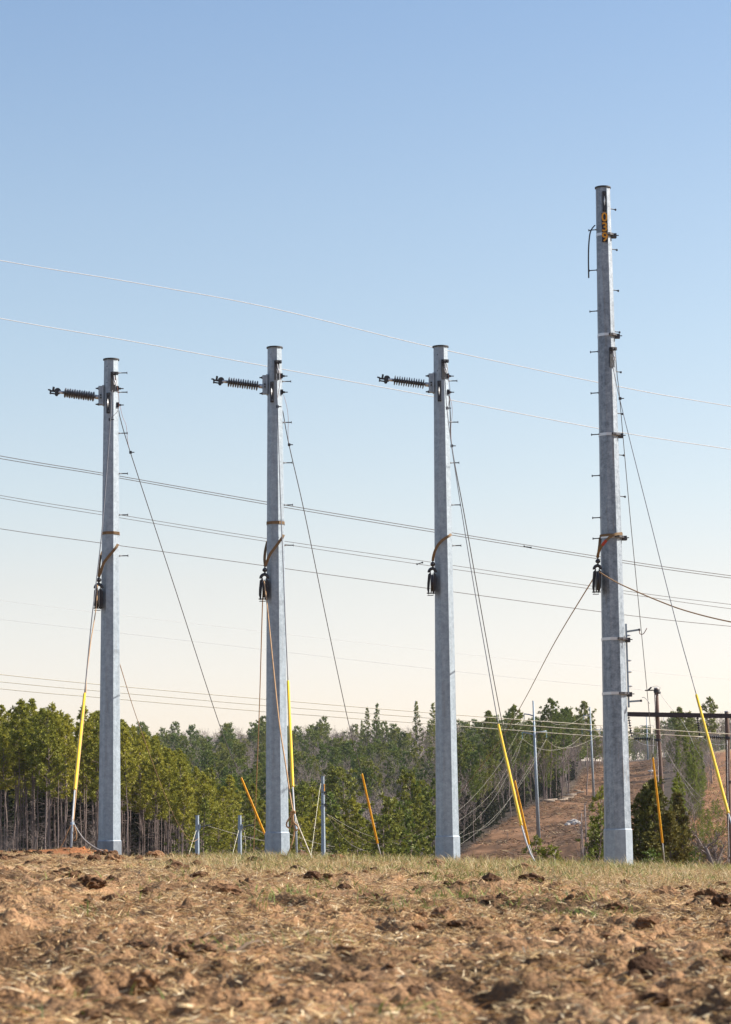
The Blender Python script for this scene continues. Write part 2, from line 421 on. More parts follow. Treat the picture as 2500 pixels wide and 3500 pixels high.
def build_ground():
    rs = [0.6]
    while rs[-1] < 64: rs.append(rs[-1]*1.0042+.003)
    while rs[-1] < 1500: rs.append(rs[-1]*(1.0085 if rs[-1] < 200 or rs[-1] > 950 else 1.0042))
    while rs[-1] < 9000: rs.append(rs[-1]*1.09)
    rs = np.array(rs)
    fine = np.linspace(-.34, .34, 600)
    w = np.concatenate([np.linspace(-math.pi, -.34, 60)[:-1], fine, np.linspace(.34, math.pi, 60)[1:]])
    w = w[:-1]
    nr, na = len(rs), len(w)
    Rg, A = np.meshgrid(rs, w, indexing='ij')
    x = (Rg*np.sin(A)).ravel(); y = (Rg*np.cos(A)).ravel()
    z = ground_z(x, y)
    z -= np.where(np.hypot(x, y) > 3000, (np.hypot(x, y)-3000)*.01, 0)
    col = zone_color(x, y)
    i = np.arange(nr-1)[:, None]*na; j = np.arange(na)[None, :]; k = (j+1) % na
    Fq = np.stack([i+j, i+na+j, i+na+k, i+k], -1).reshape(-1, 4)
    V = np.c_[x, y, z]; c = len(V)
    V = np.vstack([V, [0, 0, gz(0, 0)]]); col = np.vstack([col, col[:1]])
    tri = np.stack([np.full(na, c), np.arange(na), (np.arange(na)+1) % na], -1)
    m = mat('earth', (.25, .15, .09), .95, spec=.15, attr='col', noise=[(26, (.55, .5, .46), .45, .7), (3.1, (.72, .68, .62), .45, .7)], bump=(45, 1.0, .03))
    g = mk('ground', V, [Fq, tri[:, ::-1]], m, attr={'col': col}, smooth=True)
    tag(g, kind='structure')
    return g
build_ground()

# ------------------------------------------------------------------ foreground stuff: straw, grass, clods
def field_points(n, d0, d1, power=1.0, umin=-350, umax=2850):
    """random points in the visible wedge"""
    t = rng.random(n)
    d = (d0**power + t*(d1**power-d0**power))**(1/power)
    w = .185*d+1.6
    return rng.uniform(-1, 1, n)*w, d
def blades(name, x, y, length, width, elev, col, matl, label_kind='stuff', bend=.4, z0=0.0):
    n = len(x); z = ground_z(x, y)+z0
    az = rng.uniform(0, 2*math.pi, n)
    ce, se = np.cos(elev), np.sin(elev)
    D = np.c_[np.cos(az)*ce, np.sin(az)*ce, se]
    S = np.cross(D, [0, 0, 1.]); S /= np.linalg.norm(S, axis=1)[:, None]+1e-9
    tw = rng.uniform(-.8, .8, n)[:, None]; S = S*np.cos(tw)+np.cross(D, S)*np.sin(tw)
    b = np.c_[x, y, z]; L = length[:, None]; W = width[:, None]/2
    B2 = np.c_[np.cos(az), np.sin(az), -np.ones(n)*.5]*bend*L*.5
    mid = b+D*L*.55+B2*.25; tip = b+D*L+B2
    V = np.stack([b-S*W, b+S*W, mid-S*W*.85, mid+S*W*.85, tip-S*W*.15, tip+S*W*.15], 1).reshape(-1, 3)
    o = np.arange(n)[:, None]*6
    Fq = np.concatenate([o+np.array([0, 1, 3, 2]), o+np.array([2, 3, 5, 4])])
    ob = mk(name, V, [Fq], matl, attr={'col': np.repeat(col, 6, 0)})
    return ob
bl_mat = mat('dry_blades', (.4, .3, .15), .7, spec=.3, attr='col', transl=.25)
def pick(cols, n, w=None):
    c = np.array(cols)[rng.choice(len(cols), n, p=w)]
    return c*rng.uniform(.7, 1.25, n)[:, None]
STRAW = [(.66, .48, .25), (.54, .36, .17), (.34, .20, .09), (.80, .65, .42), (.15, .085, .045)]  # darkest tone: debris stems with their shade painted into the colour
def build_straw():
    x, y = field_points(620000, 4.5, 40, 1.5); x2, y2 = field_points(190000, 4.5, 17, 1.1); x = np.r_[x, x2]; y = np.r_[y, y2]
    keep = rng.random(len(x)) < np.clip(3.4*fbm(x/.6, y/1.3, 91, 3)-.9, .18, 1)*np.clip(3.5*fbm(x/2.2, y/4, 191, 3)-.4, .45, 1)
    x, y = x[keep], y[keep]; n = len(x)
    o = blades('dry_straw', x, y, rng.uniform(.015, .085, n)*rng.uniform(.5, 1.2, n)*np.clip(y/16, .6, 1.3), rng.uniform(.002, .007, n), rng.uniform(-.15, .6, n), pick(STRAW, n, [.27, .24, .2, .12, .17]), bl_mat, z0=.004)
    tag(o, kind='stuff')
    x, y = field_points(46000, 19, 57, 1.6)
    g = grassw(x, y); keep = rng.random(len(x)) < np.clip(g*1.4+.12, 0, 1)
    x, y = x[keep], y[keep]; g = g[keep]; n = len(x)
    # tussocks
    cl = fbm(x/.6, y/1.0, 95, 3)
    gm = (fbm(x/1.6, y/2.6, 97, 3) + .25*(rng.random(n)-.5) > .53)
    u = 1250+8480*x/y
    gm &= rng.random(n) < np.clip((u-450)/700, .08, .7)
    col = pick([(.50, .38, .19), (.42, .29, .14), (.36, .30, .12), (.55, .46, .28)], n)
    gc = pick([(.19, .22, .055), (.26, .27, .075), (.13, .17, .045)], n)
    col = np.where(gm[:, None], gc, col)
    ln = rng.uniform(.05, .19, n)*(.5+.9*cl)*(.45+.75*g)*np.where(u < 700, .75, 1)
    o = blades('field_grass', x, y, ln, rng.uniform(.004, .009, n), rng.uniform(.4, 1.45, n), col, bl_mat, bend=.5)
    tag(o, kind='stuff')
    # green tufts scattered in the dirt
    tx, ty = [], []
    px = [(885, 3160), (980, 3120), (900, 3140), (1480, 3110), (1420, 3130), (1390, 3150), (1590, 3110), (1560, 3100), (1960, 3150), (1985, 3140), (1950, 3100), (280, 3470), (710, 3290), (1140, 3260),
          (900, 3010), (1180, 3010), (1520, 3010), (1480, 3030), (1530, 3040), (1210, 3000), (1700, 3010), (1650, 3185), (1140, 3060), (1410, 3490), (100, 3080), (830, 3280), (1630, 3010)]
    for a, b in px:
        d = 8480*.42/(b-hy(a)); c = rng.integers(22, 55); s = .05+.004*d
        tx += list((a-1250)/8480*d+rng.normal(0, s, c)); ty += list(d+rng.normal(0, s*2, c))
    for i in range(90):
        a = rng.uniform(300, 2500); d = rng.uniform(13, 34); c = rng.integers(5, 16)
        tx += list((a-1250)/8480*d+rng.normal(0, .05, c)); ty += list(d+rng.normal(0, .08, c))
    x = np.array(tx); y = np.array(ty); n = len(x)
    o = blades('green_grass', x, y, rng.uniform(.05, .11, n)*np.clip(y/12, .7, 1.3), rng.uniform(.003, .006, n)*np.clip(y/12, .8, 1.4), rng.uniform(.5, 1.35, n), pick([(.14, .19, .04), (.22, .25, .06), (.10, .14, .03)], n), bl_mat, bend=.6)
    tag(o, kind='stuff')
build_straw()

def lump(seed, sub=3):
    """irregular clod, unit size"""
    import bmesh
    bm = bmesh.new(); bmesh.ops.create_icosphere(bm, subdivisions=sub, radius=1)
    V = np.array([v.co[:] for v in bm.verts]); Fc = np.array([[v.index for v in f.verts] for f in bm.faces]); bm.free()
    d = .4+.95*fbm(V[:, 0]*1.9+seed*7, V[:, 1]*1.9+V[:, 2]*2.3, seed, 4)+.55*np.abs(vn(V[:, 0]*4+9, V[:, 2]*4+V[:, 1]*3, seed+3)-.5)+.3*(vn(V[:, 0]*9+3, V[:, 2]*9+V[:, 1]*8, seed+5)-.5)
    return V*d[:, None], Fc
def build_clods():
    ls = [lump(s, 3) for s in range(6)]
    VV, FF, CC = [], [], []; o = 0
    x, y = field_points(8200, 4.6, 46, 1.2)
    m = fbm(x/1.7, y/1.7, 5, 3); g = grassw(x, y)
    keep = (rng.random(len(x)) < np.clip((m-.42)*4, .05, 1)) & (rng.random(len(x)) > g*.9)
    x, y = x[keep], y[keep]
    sz = rng.gamma(1.6, .010, len(x))*(1+.02*y)
    special = [(800, 3095, .12), (760, 3110, .09), (830, 3110, .07), (1800, 2990, .10), (1825, 3002, .10), (1860, 3003, .07), (1885, 3005, .06), (2255, 3035, .11), (2290, 3038, .09), (2240, 3045, .06),
               (2400, 3085, .1), (2440, 3090, .07), (650, 2945, .10), (640, 2955, .08), (720, 2952, .07), (380, 3120, .07), (470, 2965, .07), (1600, 3185, .05), (2110, 3260, .06), (2190, 3330, .08), (2150, 3345, .06),
               (330, 3080, .07), (290, 3075, .06), (60, 3010, .07), (160, 3000, .09), (100, 2990, .07), (500, 3100, .05), (1920, 3200, .04), (350, 3440, .06), (1250, 3370, .05)]
    for a, b, s in special:
        d = 8480*(.40 if b > 3040 else .33)/(b-hy(a)); x = np.append(x, (a-1250)/8480*d); y = np.append(y, min(d, 46)); sz = np.append(sz, s*.95)
    z = ground_z(x, y)
    for i in range(len(x)):
        V, Fc = ls[rng.integers(len(ls))]
        a = rng.uniform(0, 6.28); c, s = math.cos(a), math.sin(a)
        sc = sz[i]*np.array([rng.uniform(.8, 1.5), rng.uniform(.8, 1.3), rng.uniform(.45, .8)])
        W = V*sc; W = np.c_[W[:, 0]*c-W[:, 1]*s, W[:, 0]*s+W[:, 1]*c, W[:, 2]]+[x[i], y[i], z[i]+sz[i]*.15]
        VV.append(W); FF.append(Fc+o); o += len(V)
        cc = np.array([(.20, .11, .06), (.11, .06, .034), (.26, .15, .08)][rng.integers(3)])*rng.uniform(.7, 1.2)
        CC.append(np.tile(cc, (len(V), 1)))
    m_ = mat('clod_soil', (.2, .12, .07), .95, spec=.1, attr='col', noise=[(60, (.6, .55, .5), .45, .7)], bump=(45, 1.0, .03))
    o = mk('soil_clods', np.concatenate(VV), [np.concatenate(FF)], m_, attr={'col': np.concatenate(CC)})
    tag(o, kind='stuff')
build_clods()

def stick(px0, py0, px1, py1, d, r, label, m):
    p0 = at(px0, py0, d); p1 = at(px1, py1, d)
    xs = np.linspace(p0[0], p1[0], 6); ys = np.linspace(d-.1, d+.1, 6)
    zz = ground_z(xs, ys)+r*1.5
    zz = np.maximum(zz, np.linspace(zz[0], zz[-1], 6))
    mb = MB(); mb.tube(np.c_[xs, ys, zz], np.linspace(r, r*.5, 6), 6)
    tag(mb.build('stick', m, smooth=True), label, 'stick', 'sticks lying on the dirt')
M['twig'] = mat('dead_twig', (.13, .085, .055), .9, noise=[(30, (.2, .14, .09), .4, .7)])
M['palestick'] = mat('pale_stalk', (.50, .38, .24), .8, noise=[(30, (.38, .27, .16), .4, .7)])
stick(770, 3312, 960, 3285, 8.9, .009, 'long dark twig lying in the dirt below the middle of the field', M['twig'])
stick(700, 3265, 780, 3258, 9.8, .006, 'short dark twig on the bare soil left of the long twig', M['twig'])
stick(1800, 3322, 1915, 3275, 9.2, .007, 'pale broken stalk lying on the soil towards the lower right', M['palestick'])
stick(500, 2960, 545, 2915, 38, .02, 'thin branch sticking out of the clods near the ridge at left', M['twig'])

# ------------------------------------------------------------------ steel poles
POLE_Y = 56.0
def octagon(r, z, a0, x=0, y=0, n=8):
    a = a0 + np.arange(n)/n*2*math.pi
    return np.c_[x+r*np.sin(a), y-r*np.cos(a), np.full(n, z)]
def shaft_mesh(rb, rt, h, a0, z0=-.6, n=8, nseg=1, name='shaft', m=None, parent=None):
    mb = MB(); k = nseg+1; V = []
    for i in range(k):
        t = i/nseg; V.append(octagon(rb+(rt-rb)*t, z0+(h-z0)*t, a0, n=n))
    V = np.concatenate(V)
    F4 = [[i*n+j, i*n+(j+1) % n, (i+1)*n+(j+1) % n, (i+1)*n+j] for i in range(k-1) for j in range(n)]
    mb.add(V, F4=F4)
    return mb.build(name, m, parent)
def step_bolt(root, x0, y0, z, dirv, length, m=None):
    D = np.array(dirv, float); D /= np.linalg.norm(D)
    mb = MB(); A = np.array([x0, y0, z])
    mb.lathe(A-D*.02, D, [(0, .0), (0, .019), (.045, .019), (.045, .012), (length, .012), (length, .027), (length+.014, .027), (length+.014, .0)], 8)
    b = mb.build('step_bolt', M['bolt'], root, True)
    mb = MB(); mb.lathe(A-D*.01, D, [(0, .026), (.018, .026), (.018, .0)], 6)
    mb.build('nut', M['steel'], b)
    return b

def line_post(root, zc, r_pole):
    """insulator arm to the left, at height zc; root coordinates"""
    br = MB()
    xw = -r_pole
    br.box((xw-.055, -.02, zc+.03), (.12, .15, .43)); br.box((xw-.012, -.02, zc+.03), (.03, .21, .46))
    arm = br.build('line_post_insulator', M['galv'], root)
    tag(arm, 'grey finned insulator reaching left from a square bracket')
    for dz in (.20, -.17):
        bb = MB(); bb.lathe((xw-.10, -.02, zc+dz), (-1, 0, 0), [(0, .0), (0, .03), (.04, .03), (.04, .016), (.085, .016), (.085, 0)], 8); bb.build('bracket_bolt', M['darksteel'], arm)
    for dz in (.03, -.03):
        bb = MB(); bb.lathe((xw-.06, -.09, zc+dz), (0, -1, 0), [(0, .02), (.03, .02), (.03, 0)], 6)
        bb.build('bracket_bolt', M['darksteel'], arm)
    D = np.array([-1, .12, .165]); D /= np.linalg.norm(D); A = np.array([xw-.09, -.02, zc-.01])
    c = MB(); c.lathe(A, D, [(0, .0), (0, .05), (.11, .05), (.11, .03), (.86, .03), (.86, .036), (.97, .036), (.97, 0)], 14)
    c.build('core', M['steel'], arm, True)
    s = MB(); pr = []
    n = 13; L0, L1 = .125, .845
    for i in range(n):
        t = L0+(L1-L0)*(i+.5)/n; rr = .115 if i % 2 == 0 else .106
        pr += [(t-.020, .040), (t-.004, rr), (t+.003, rr), (t+.008, .05), (t+.024, .040)]
    s.lathe(A, D, pr, 18); s.build('sheds', M['shed'], arm, True)
    k = MB(); E = A+D*.97; a2 = math.atan2(D[2], -D[0])
    Mx = np.array(Matrix.Rotation(a2, 3, 'Y'))
    k.lathe(E+[-.03, .05, .02], (0, -1, 0), [(0, 0), (0, .075), (.07, .075), (.07, 0)], 12)
    k.box(E+D*.12+[0, 0, .0], (.20, .05, .035), Mx); k.box(E+D*.14+[0, 0, -.055], (.16, .05, .025), Mx)
    k.box(E+D*.20+[0, 0, -.03], (.03, .05, .09), Mx); k.box(E+D*.13+[0, 0, .06], (.045, .07, .08), Mx); k.box(E+D*.23+[0, 0, .02], (.06, .03, .03), Mx)
    k.lathe(E+D*.06+[0, .03, -.065], (0, -1, 0), [(0, 0), (0, .04), (.05, .04), (.05, 0)], 10)
    k.build('conductor_clamp', M['darksteel'], arm)
    return arm

def facet_frame(a, r):
    """point and axes on the pole surface at azimuth a (from -Y towards +X)"""
    N = np.array([math.sin(a), -math.cos(a), 0]); T = np.array([math.cos(a), math.sin(a), 0])
    return N*r, N, T
def guy_plate(root, z, a, r, h=.45, w=.115):
    P, N, T = facet_frame(a, r); Mx = np.stack([T, -N, [0, 0, 1]], 1)
    mb = MB(); mb.box(P+N*.012+[0, 0, z], (w, .024, h), Mx)
    mb.box(P+N*.04+T*.03+[0, 0, z+h/2-.035], (w*1.25, .06, .07), Mx)
    p = mb.build('guy_plate', M['darksteel'], root)
    for s in (0, .075):
        b = MB(); b.lathe(P+T*(s-.01)+N*.06+[0, 0, z+h/2-.035], N, [(0, .02), (.03, .02), (.03, 0)], 8)
        b.build('plate_bolt', M['bolt'], p)
    c = MB(); q = P+N*.07+[0, 0, z+h/2-.09]
    c.tube([q, q+T*.01+[0, 0, -.1], q+N*.03+T*.02+[0, 0, -.16]], .011, 6)
    c.tube([q+T*.03+[0, 0, -.12], q+T*.045+[0, 0, -.22]], .012, 6); c.tube([q-T*.01+[0, 0, -.12], q+T*.01+[0, 0, -.22]], .012, 6)
    c.build('shackle', M['steel'], p)
    return P+N*.1
def vang_plate(root, z, a, r):
    P, N, T = facet_frame(a, r); Mx = np.stack([T, -N, [0, 0, 1]], 1)
    mb = MB(); mb.box(P+N*.012+[0, 0, z], (.085, .024, .48), Mx)
    p = mb.build('vang_plate', M['darksteel'], root)
    c = MB(); q = P+N*.035+[0, 0, z]
    c.add([q+[0, 0, .12], q-T*.022, q+[0, 0, -.12], q+T*.014, q+N*.04], F3=[[0, 1, 4], [1, 2, 4], [2, 3, 4], [3, 0, 4]])
    c.build('loop_strap', M['steel'], p)
    for s in (.2, -.2):
        b = MB(); b.lathe(P+N*.02+[0, 0, z+s], N, [(0, .026), (.03, .026), (.03, 0)], 10)
        b.build('plate_bolt', M['bolt'], p)
def side_bracket(root, z, x, r=.045):
    mb = MB(); mb.box((x-.01, -.08, z), (.07, .05, .11)); mb.box((x+.02, -.06, z), (.035, .09, .035))
    mb.lathe((x+.03, -.05, z), (1, 0, 0), [(0, .024), (.035, .024), (.035, .012), (.1, .012), (.1, 0)], 8)
    mb.build('pole_eye', M['darksteel'], root)

def main_pole(px, basey, topy, wbase, wtop, a0, sleeve_y, label, tall=False, rot=0):
    B = at(px, basey, POLE_Y); topz = at(px, topy, POLE_Y)[2]
    root = empty('steel_pole', (B[0], POLE_Y, B[2]), label, 'utility pole', 'galvanised steel poles of the new line')
    h = topz-B[2]; ppm = 8480/POLE_Y
    rb = wbase/ppm/2/.955; rt = wtop/ppm/2/.955
    mt = M['galv_old'] if tall else M['galv']
    sh = shaft_mesh(rb, rt, h, a0, m=mt, parent=root, nseg=4)
    cap = MB(); cap.lathe((0, 0, h-.012), (0, 0, 1), [(0, rt*.9), (0, rt*1.1), (.028, rt*1.1), (.028, 0)], 24)
    cap.build('top_plate', M['darksteel'], root, False)
    sz = at(px, sleeve_y, POLE_Y)[2]-B[2]
    rs_ = rb+(rt-rb)*sz/h
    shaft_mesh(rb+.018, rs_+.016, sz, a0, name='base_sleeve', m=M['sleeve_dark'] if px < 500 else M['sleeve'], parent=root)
    rg = MB(); V0 = octagon(rs_+.016, sz, a0); V1 = octagon(rs_-.002, sz+.022, a0)
    rg.add(np.vstack([V0, V1]), F4=[[j, (j+1) % 8, 8+(j+1) % 8, 8+j] for j in range(8)])
    rg.build('weld_collar', M['sleeve'], root)
    def zz(py): return at(px, py, POLE_Y)[2]-B[2]
    def rad(z): return rb+(rt-rb)*z/h
    return root, zz, rad, h
A0 = [math.radians(24-22.5*0), math.radians(20), math.radians(24), math.radians(26)]

def topdx(px, basey, py):
    """x offset compensation is nil: the poles stand plumb, the camera is rolled"""
    return 0
roots = []
specs = [(374.7, 2932, 1230, 78, 49.5, A0[0], 2875, 'steel pole standing beside the reddish dirt mound, leftmost of the three shorter ones'),
         (948.7, 2940, 1189, 81, 49.5, A0[1], 2847, 'middle of the three shorter steel poles, tan rope tied off at its foot'),
         (1531.5, 2948, 1186, 82, 49.5, A0[2], 2860, 'shorter steel pole nearest the tall numbered pole, pulley hanging from a single brown strap')]
for i, (px, by, ty, wb, wt, a0, sy, lab) in enumerate(specs):
    root, zz, rad, h = main_pole(px, by, ty, wb, wt, a0, sy, lab)
    roots.append((root, zz, rad, h))
    off = [0, -38, -38][i]
    steps = [1275, 1341, 1481, 1619, 1760, 1900] if i == 0 else ([1304, 1444, 1582, 1726, 1864] if i == 1 else [1302, 1443, 1582, 1726, 1865])
    for y_ in steps:
        z = zz(y_); step_bolt(root, rad(z)*.93, 0, z, (1, 0, .0), .215)
    yc = [1357, 1320, 1314][i]
    line_post(root, zz(yc), rad(zz(yc))*.93)
    a_edge = a0-math.radians(3)
    gp = [1309, 1270, 1267][i]; guy_plate(root, zz(gp), a_edge, rad(zz(gp))*.965)
    vp = [1382, 1344, 1341][i]; vang_plate(root, zz(vp), a0-math.radians(38), rad(zz(vp))*.955)
    for y_ in ([1330, 1386] if i == 0 else [1287, 1342]):
        z = zz(y_); side_bracket(root, z, rad(z)*.92)
    for y_ in ([1256, 1311] if i == 0 else [1216, 1271]):
        P, N, T = facet_frame(math.radians(-28), rad(zz(y_))*.955); hl = MB(); hl.lathe(P+[0, 0, zz(y_)]-N*.01, N, [(0, .013), (.014, .013), (.014, 0)], 8); hl.build('plug', M['black'], root)

# tall pole with number plates
root4, zz4, rad4, h4 = main_pole(2115, 2955, 642, 93, 49, A0[3], 2836, 'tallest steel pole carrying the orange number 039 near its top', tall=True)
for y_ in [711, 849, 989, 1131, 1268, 1411, 1553, 1695, 1839]:
    z = zz4(y_); step_bolt(root4, rad4(z)*.90, .05, z, (.80, .58, 0), .19)
for y_ in [782, 920, 1060, 1199, 1340, 1482, 1623, 1767, 1838]:
    z = zz4(y_); step_bolt(root4, -rad4(z)*.88, .06, z, (-.95, .32, 0), .20)
for y_ in [804, 1147, 1487, 1837, 2185, 2371]:
    z = zz4(y_); r = rad4(z)*1.0
    mb = MB()
    V = np.vstack([octagon(r*1.012, z-.032, A0[3]), octagon(r*1.012, z+.032, A0[3]), octagon(r*1.035, z+.032, A0[3]), octagon(r*1.035, z-.032, A0[3])])
    F4 = []
    for a, b in ((3, 2), (2, 1), (0, 3)):
        F4 += [[a*8+j, a*8+(j+1) % 8, b*8+(j+1) % 8, b*8+j] for j in range(8)]
    mb.add(V, F4=F4); band = mb.build('band_clamp', M['steel'], root4)
    k = MB()
    for aa, w in ((24, .09), (43, .10), (64, .10)):
        P, N, T = facet_frame(math.radians(aa), r*1.03); k.box(P+N*.02+[0, 0, z], (w, .05, .05), np.stack([T, -N, [0, 0, 1]], 1))
    k.box((r+.05, -.02, z-.02), (.11, .12, .10))
    k.lathe((r+.1, -.02, z-.01), (1, 0, 0), [(0, .012), (.06, .012), (.06, 0)], 6)
    k.build('clamp_lug', M['bolt'], band)
gp4 = guy_plate(root4, zz4(1226), A0[3]+math.radians(2), rad4(zz4(1226))*.97, .46, .12)
vang_plate(root4, zz4(694), math.radians(4), rad4(zz4(694))*.965)
def text_mesh(txt, size, m, parent, Mw, ext=.003, name='digit'):
    cu = bpy.data.curves.new('t', 'FONT'); cu.body = txt; cu.size = size; cu.extrude = ext; cu.offset = size*.018
    cu.align_x = 'CENTER'; cu.align_y = 'CENTER'
    to = bpy.data.objects.new('t', cu); COL.objects.link(to)
    dg = bpy.context.evaluated_depsgraph_get(); me = bpy.data.meshes.new_from_object(to.evaluated_get(dg))
    bpy.data.objects.remove(to); me.name = name; me.materials.clear(); me.materials.append(m)
    ob = bpy.data.objects.new(name, me); COL.objects.link(ob); ob.parent = parent
    ob.matrix_local = Mw
    return ob
def number_plates(root, zz, rad, ys, a, ph, w, size):
    for k, (ch, y_) in enumerate(zip('03'+('9' if len(ys) == 3 and ph > .0 and root is root4 else '8'), ys)):
        z = zz(y_); P, N, T = facet_frame(a, rad(z)*.985+.012)
        Mx = np.stack([T, -N, [0, 0, 1]], 1)
        mb = MB(); mb.box(P+N*.005+[0, 0, z], (w, .01, ph-.003), Mx); pl = mb.build('number_plate', M['plate'], root)
        tag(pl, 'black plate with an orange '+{'0': 'zero', '3': 'three', '9': 'nine', '8': 'eight'}[ch])
        Mw = Matrix(((T[0], 0, N[0], P[0]+N[0]*.013), (T[1], 0, N[1], P[1]+N[1]*.013), (0, 1, 0, z), (0, 0, 0, 1)))
        text_mesh(ch, size, M['digit'], pl, Mw)
number_plates(root4, zz4, rad4, [750, 784, 818], math.radians(1), .222, .14, .29)
# cable tail at upper left of tall pole
def wpath(pts, Y=POLE_Y, n=6):
    return smooth_path([at(p[0], p[1], p[2] if len(p) > 2 else Y) for p in pts], n)
def loc(P, root): return P-np.array(root.location)
mb = MB(); mb.tube(loc(wpath([(2034, 770, 56.1), (2024, 782), (2017, 800), (2013, 840), (2012, 890), (2013, 950)], 56.0), root4), .022, 8, squash=.45)
mb.build('hanging_tail', M['black'], root4, True)
# mounting channel and two standoff arms on the right of the tall pole
mb = MB()
a = loc(at(2140, 2132, 56), root4); b = loc(at(2150, 2418, 56), root4)
mb.tube([a, (a+b)/2, b], .028, 4, phase=math.pi/4)
ch = mb.build('mounting_channel', M['galv'], root4)
for pts, tip in (([(2142, 2159), (2188, 2152)], 2152), ([(2150, 2398), (2194, 2395)], 2395)):
    mb = MB(); P = [loc(at(p[0], p[1], 56-.1*k), root4) for k, p in enumerate(pts)]
    mb.tube([P[0], (P[0]+P[1])/2, P[1]], .028, 4, phase=math.pi/4); o = mb.build('standoff_arm', M['galv'], root4)
    mb = MB(); D = (P[1]-P[0])/np.linalg.norm(P[1]-P[0]); mb.tube([P[1]-D*.03, P[1]+D*.006], .034, 4, phase=math.pi/4); mb.build('end_cap', M['black'], o)
mb = MB(); mb.tube(loc(wpath([(2186, 2155), (2188, 2166), (2200, 2166), (2212, 2147)], 55.9), root4), .009, 6); mb.build('hook_rod', M['copper'], root4, True)
mb = MB(); mb.tube(loc(wpath([(2195, 2384), (2203, 2384), (2213, 2393), (2222, 2405)], 55.9), root4), .009, 6); mb.build('hook_rod', M['wire_grey'], root4, True)
for y_ in (2172, 2258, 2297, 2346):
    mb = MB(); P = loc(at(2143+(y_-2132)/28.6, y_, 56), root4); mb.lathe(P, (1, 0, 0), [(0, .02), (.05, .02), (.05, .01), (.075, .01), (.075, 0)], 8); mb.build('stud', M['steel'], ch)
# galvanised grounding lead along tall pole (thin)

# ------------------------------------------------------------------ straps and pulley blocks
def strap_thing(label, paths, red=None, band=None):
    root = empty('web_sling', paths[0][0], label, 'strap', 'brown web slings')
    def L(P): return np.array(P)-np.array(root.location)
    if band is not None:
        pr, zc, rr, hh = band
        V = []
        a0 = A0[0]; n = 24
        C = np.array(pr.location)-np.array(root.location)
        prof = [octagon(rr*1.03, zc-hh/2, a0, C[0], C[1])+[0, 0, C[2]], octagon(rr*1.03, zc+hh/2, a0, C[0], C[1])+[0, 0, C[2]],
                octagon(rr*1.07, zc+hh/2, a0, C[0], C[1])+[0, 0, C[2]], octagon(rr*1.07, zc-hh/2, a0, C[0], C[1])+[0, 0, C[2]]]
        F4 = []
        for a, b in ((3, 2), (2, 1), (0, 3)): F4 += [[a*8+j, a*8+(j+1) % 8, b*8+(j+1) % 8, b*8+j] for j in range(8)]
        mb = MB(); mb.add(np.vstack(prof), F4=F4); mb.build('wrap_loop', M['strap'], root)
    for k, P in enumerate(paths):
        P = smooth_path(P, 6); T = np.gradient(P, axis=0)
        W = np.cross(T, [0, -1., 0])            # flat side faces the viewer side of the pole
        mb = MB(); mb.ribbon(L(P), W, .062, .012); mb.build('webbing_leg', M['strap'], root)
        if red is not None and k == 0:
            i0, i1 = red
            mb = MB(); mb.ribbon(L(P)[i0:i1]+[0, -.006, 0], W[i0:i1], .066, .014); mb.build('red_tag', M['redtag'], root)
    return root
def block_thing(px, ytop, ybot, Y, label, wpx=34, tilt=0, rope_col=None):
    """snatch block: swivel, yoke with an eye, two side plates, sheave, bottom bolts"""
    T0 = at(px, ytop, Y); B0 = at(px+tilt, ybot, Y)
    root = empty('pulley_block', T0, label, 'pulley', 'pulley blocks hung beside the poles')
    H = T0[2]-B0[2]; w = wpx/151.4*Y/56
    dx = B0[0]-T0[0]
    Sh = lambda V: np.c_[np.asarray(V, float)[:, 0]+(-np.asarray(V, float)[:, 2]/H)*dx, np.asarray(V, float)[:, 1], np.asarray(V, float)[:, 2]]
    mb = MB(); mb.lathe((0, 0, .0), (0, 0, -1), [(0, 0), (0, .02), (.03, .05), (.06, .06), (.09, .045), (.1, .02), (.15, .018), (.16, 0)], 10)
    mb.tube([(0, 0, .0), (.02, 0, .04), (0, 0, .075), (-.02, 0, .04), (0, 0, .0)], .011, 6)
    mb.build('swivel', M['darksteel'], root, True)
    # yoke: inverted U
    a = np.linspace(-.15, math.pi+.15, 13); cz = -.15-w*.42; rr = w*.38
    pts = np.c_[np.cos(a)*rr, a*0, cz+np.sin(a)*rr*1.05]
    mb = MB(); mb.tube(Sh(pts), .036, 8); mb.build('yoke', M['darksteel'], root, True)
    zb = -H; sgn = 1
    for s in (-1, 1):
        prof = [(.16, cz-.0), (.48, cz-.06), (.52, cz-.25), (.50, zb+.12), (.34, zb+.02), (.24, zb+.0), (.24, zb+.10), (.17, cz-.10)]
        V = [[s*x*w, -.035, z] for x, z in prof]+[[s*x*w, .045, z] for x, z in prof]
        n = len(prof)
        mb = MB(); mb.add(Sh(V), F4=[[j, (j+1) % n, n+(j+1) % n, n+j] for j in range(n)], F3=[[0, j, j+1] for j in range(1, n-1)]+[[n, n+j+1, n+j] for j in range(1, n-1)])
        mb.build('side_plate', M['darksteel'], root)
    zm = cz-(-zb+cz)*.5
    mb = MB(); R_ = (H*.30)
    mb.lathe((0+dx*.5-.03, .0, zm), (1, 0, 0), [(0, 0), (0, R_), (.015, R_), (.02, R_*.86), (.04, R_*.86), (.045, R_), (.06, R_), (.06, 0)], 24)
    mb.build('sheave', M['bolt'], root, False)
    mb = MB(); P = Sh([(-w*.5, 0, zb+.03), (w*.52, 0, zb+.03)]); mb.tube([P[0], (P[0]+P[1])/2, P[1]], .014, 8)
    P = Sh([(-w*.42, .0, zb-.02), (w*.3, 0, zb-.02)]); mb.tube([P[0], (P[0]+P[1])/2, P[1]], .009, 8)
    mb.build('bottom_bolt', M['darksteel'], root)
    return root
rt_, zf, rf, hf = roots[0]
